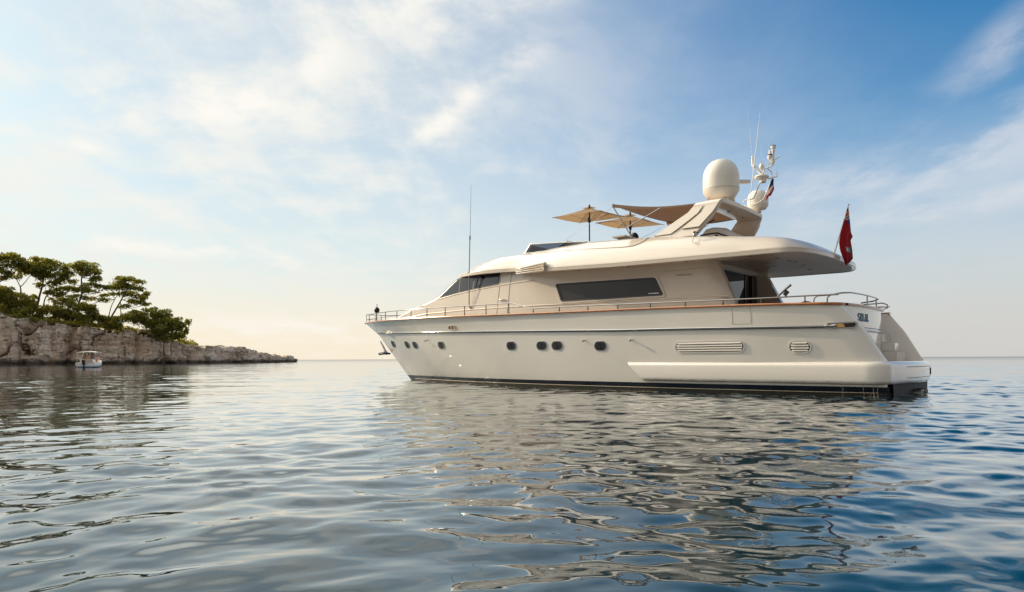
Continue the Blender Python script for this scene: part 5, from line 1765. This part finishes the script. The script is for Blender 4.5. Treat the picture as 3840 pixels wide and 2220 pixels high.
tr0 = [tuple(q) for q in A[0, :4]] + [tuple(q) for q in Bq[0, 3::-1]]; m.add(tr0, [tuple(range(8))])
m.build('hull', PINKW, sb, smooth=45)
m = MB()
A2 = A[:, :2] + np.array([0, .012, 0]); B2 = A2 * (1, -1, 1)
m.grid(A2); m.grid(B2); m.add([(-3.01, 1.05, .12), (-3.01, -1.05, .12), (-3.01, -.7, -.1), (-3.01, .7, -.1)], [(0, 1, 2, 3)]); m.build('bottom_paint', BLUEP, sb)
m = MB(); ts_ = np.linspace(0, 1, 18)
m.tube([(P[i][3][0], -P[i][3][1] - .01, .20 + .62 * max(0, (t - .25) / .75) ** 1.3) for i, t in enumerate(ts_)], .025, 5); m.tube([(P[i][3][0], P[i][3][1] + .01, .20 + .62 * max(0, (t - .25) / .75) ** 1.3) for i, t in enumerate(ts_)], .025, 5)
m.tube([(-3.02, y, .2) for y in np.linspace(-1.1, 1.1, 5)], .025, 5)
m.build('blue_stripe', FBLUE, sb)
m = MB(); rows = []
for x in np.linspace(-2.5, .55, 9):
    rows.append([(x, y, 2.28 - .10 * (y / 1.1) ** 2 - .07 * ((x + 1) / 1.6) ** 2 + .06) for y in np.linspace(-1.12, 1.12, 9)])
m.grid(rows); P_ = np.array(rows); m.grid(np.stack([P_[0], P_[0] - (0, 0, .09)])); m.grid(np.stack([P_[:, 0], P_[:, 0] - (0, 0, .1)])); m.grid(np.stack([P_[:, -1], P_[:, -1] - (0, 0, .1)])); m.build('sunshade', FWHITE if False else mat('white canvas', (.82, .76, .70), .8), sb, smooth=60)
m = MB()
for sg in (1, -1):
    m.tube([(-2.45, sg * 1.1, 2.15), (-2.6, sg * 1.08, .80)], .022, 6); m.tube([(-2.45, sg * 1.1, 2.15), (-1.1, sg * 1.08, .8)], .022, 6); m.tube([(.5, sg * 1.1, 2.15), (-1.1, sg * 1.08, .8)], .022, 6); m.tube([(-1.2, sg * 1.1, 2.24), (-1.1, sg * 1.08, .8)], .022, 6)
m.build('shade_frame', WHITE, sb)
om = MB(); om.box((-3.2, .12, .80), (.42, .34, .42)); om.box((-3.22, .12, .55), (.30, .26, .3)); om.box((-3.18, .12, .1), (.16, .12, .8)); om.tube([(-3.3, .12, 1.0), (-3.0, .12, 1.06)], .12, 8); om.build('outboard_motor', BLACK, sb)
m = MB(); m.prism([(-.6, -.35, .4), (-.75, -.35, 1.15), (-.4, -.35, 1.25), (-.05, -.35, .95), (.1, -.35, .4)], (0, .75, 0)); m.build('console', PINKW, sb)
m = MB(); m.add([(-.42, -.40, 1.22), (-.42, .42, 1.22), (-.12, .36, 1.62), (-.12, -.34, 1.62)], [(0, 1, 2, 3)]); m.build('windscreen', GLAZ, sb)
m = MB(); m.box((-1.7, 0, .72), (.55, 1.3, .30)); m.box((-1.98, 0, 1.0), (.12, 1.3, .45)); m.build('seat', CUSH, sb)
m = MB()
for sg in (1, -1): m.tube([(1.2, sg * 1.0, .9), (1.3, sg * .98, 1.2), (2.3, sg * .6, 1.34), (2.95, sg * .1, 1.40), (3.0, 0, 1.40)], .02, 6)
m.tube([(2.9, -.3, 1.1), (3.2, 0, 1.25), (2.9, .3, 1.1)], .03, 6)
m.build('bow_rail', CHROME, sb)


# ---- people in the boat
SKIN = mat('skin', (.50, .25, .15), .55); HAIR = mat('dark hair', (.02, .012, .01), .6); SHIRT = mat('orange red shirt', (.55, .12, .05), .8); SHORT = mat('dark shorts', (.03, .03, .05), .8)


def skinned(name, pts, edges, radii, material, parent, root_i=0, sub=1):
    me = bpy.data.meshes.new(name); me.from_pydata(pts, edges, []); me.materials.append(material)
    o = bpy.data.objects.new(name, me); col.objects.link(o); o.parent = parent
    md = o.modifiers.new('skin', 'SKIN')
    for i, v in enumerate(me.skin_vertices[0].data): v.radius = (radii[i], radii[i]); v.use_root = (i == root_i)
    s2 = o.modifiers.new('smooth', 'SUBSURF'); s2.levels = sub; s2.render_levels = sub
    dg = bpy.context.evaluated_depsgraph_get()
    m2 = bpy.data.meshes.new_from_object(o.evaluated_get(dg)); o.modifiers.clear(); old = o.data; o.data = m2; bpy.data.meshes.remove(old)
    m2.name = name
    m2.polygons.foreach_set('use_smooth', [True] * len(m2.polygons))
    return o


def person(loc, rz, label, seated, shirt):
    root = empty('person', loc, rz, label, 'person', 'people in the small boat')
    h = .0 if seated else .40
    hip = .50 + h
    pts = [(0, 0, hip), (0, 0, hip + .26), (0, 0, hip + .46), (.02, 0, hip + .57), (.03, 0, hip + .66), (.035, 0, hip + .78)]
    rad = [.14, .125, .145, .055, .095, .085]; ed = [(0, 1), (1, 2), (2, 3), (3, 4), (4, 5)]

    def chain(start, lst):
        k = start
        for p, r_ in lst: pts.append(p); rad.append(r_); ed.append((k, len(pts) - 1)); k = len(pts) - 1
        return k
    for sg in (1, -1):
        wr = chain(2, [((0, .18 * sg, hip + .46), .062), ((.06, .24 * sg, hip + .22), .045), ((.28, .18 * sg, hip + .24), .033), ((.36, .16 * sg, hip + .26), .030)])
        for f in range(5): chain(wr, [((.42, (.13 + .016 * f) * sg, hip + .27 - .004 * f), .009), ((.45 if f else .41, (.128 + .016 * f) * sg, hip + .25), .008)])
        if seated: chain(0, [((.12, .10 * sg, hip - .02), .085), ((.44, .12 * sg, hip - .02), .062), ((.46, .12 * sg, hip - .42), .045), ((.60, .12 * sg, hip - .46), .04)])
        else: chain(0, [((.0, .10 * sg, hip - .10), .09), ((.03, .11 * sg, hip - .45), .06), ((-.02, .11 * sg, hip - .84), .045), ((.12, .12 * sg, hip - .88), .04)])
    skinned('body', pts, ed, rad, SKIN, root)
    m = MB(); m.lathe([(0, hip + .895), (.06, hip + .88), (.10, hip + .82), (.104, hip + .75), (.09, hip + .68)], (.015, 0, 0), 14); m.build('hair', HAIR, root, smooth=60)
    m = MB(); m.lathe([(.155, hip + .02), (.150, hip + .2), (.165, hip + .42), (.12, hip + .53), (.07, hip + .57)], (0, 0, 0), 16); m.build('shirt', shirt, root, smooth=60)
    m = MB(); m.box((.19, .0, .475 + h - .0), (.07, .05, .04)) if False else None
    m = MB(); m.lathe([(.012, .05), (.016, .0), (.0, -.01)], (.135, 0, hip + .72), 8); m.build('nose', SKIN, root)
    return root


MZ = Matrix.Rotation(SBZ, 3, 'Z')
person(SB + MZ @ Vector((-1.15, .05, .30)), SBZ + R(20), 'dark haired person standing at the console of the small boat', False, SKIN)
person(SB + MZ @ Vector((1.35, -.35, .34)), SBZ + R(200), 'person in an orange red shirt sitting in the bow of the small boat', True, SHIRT)
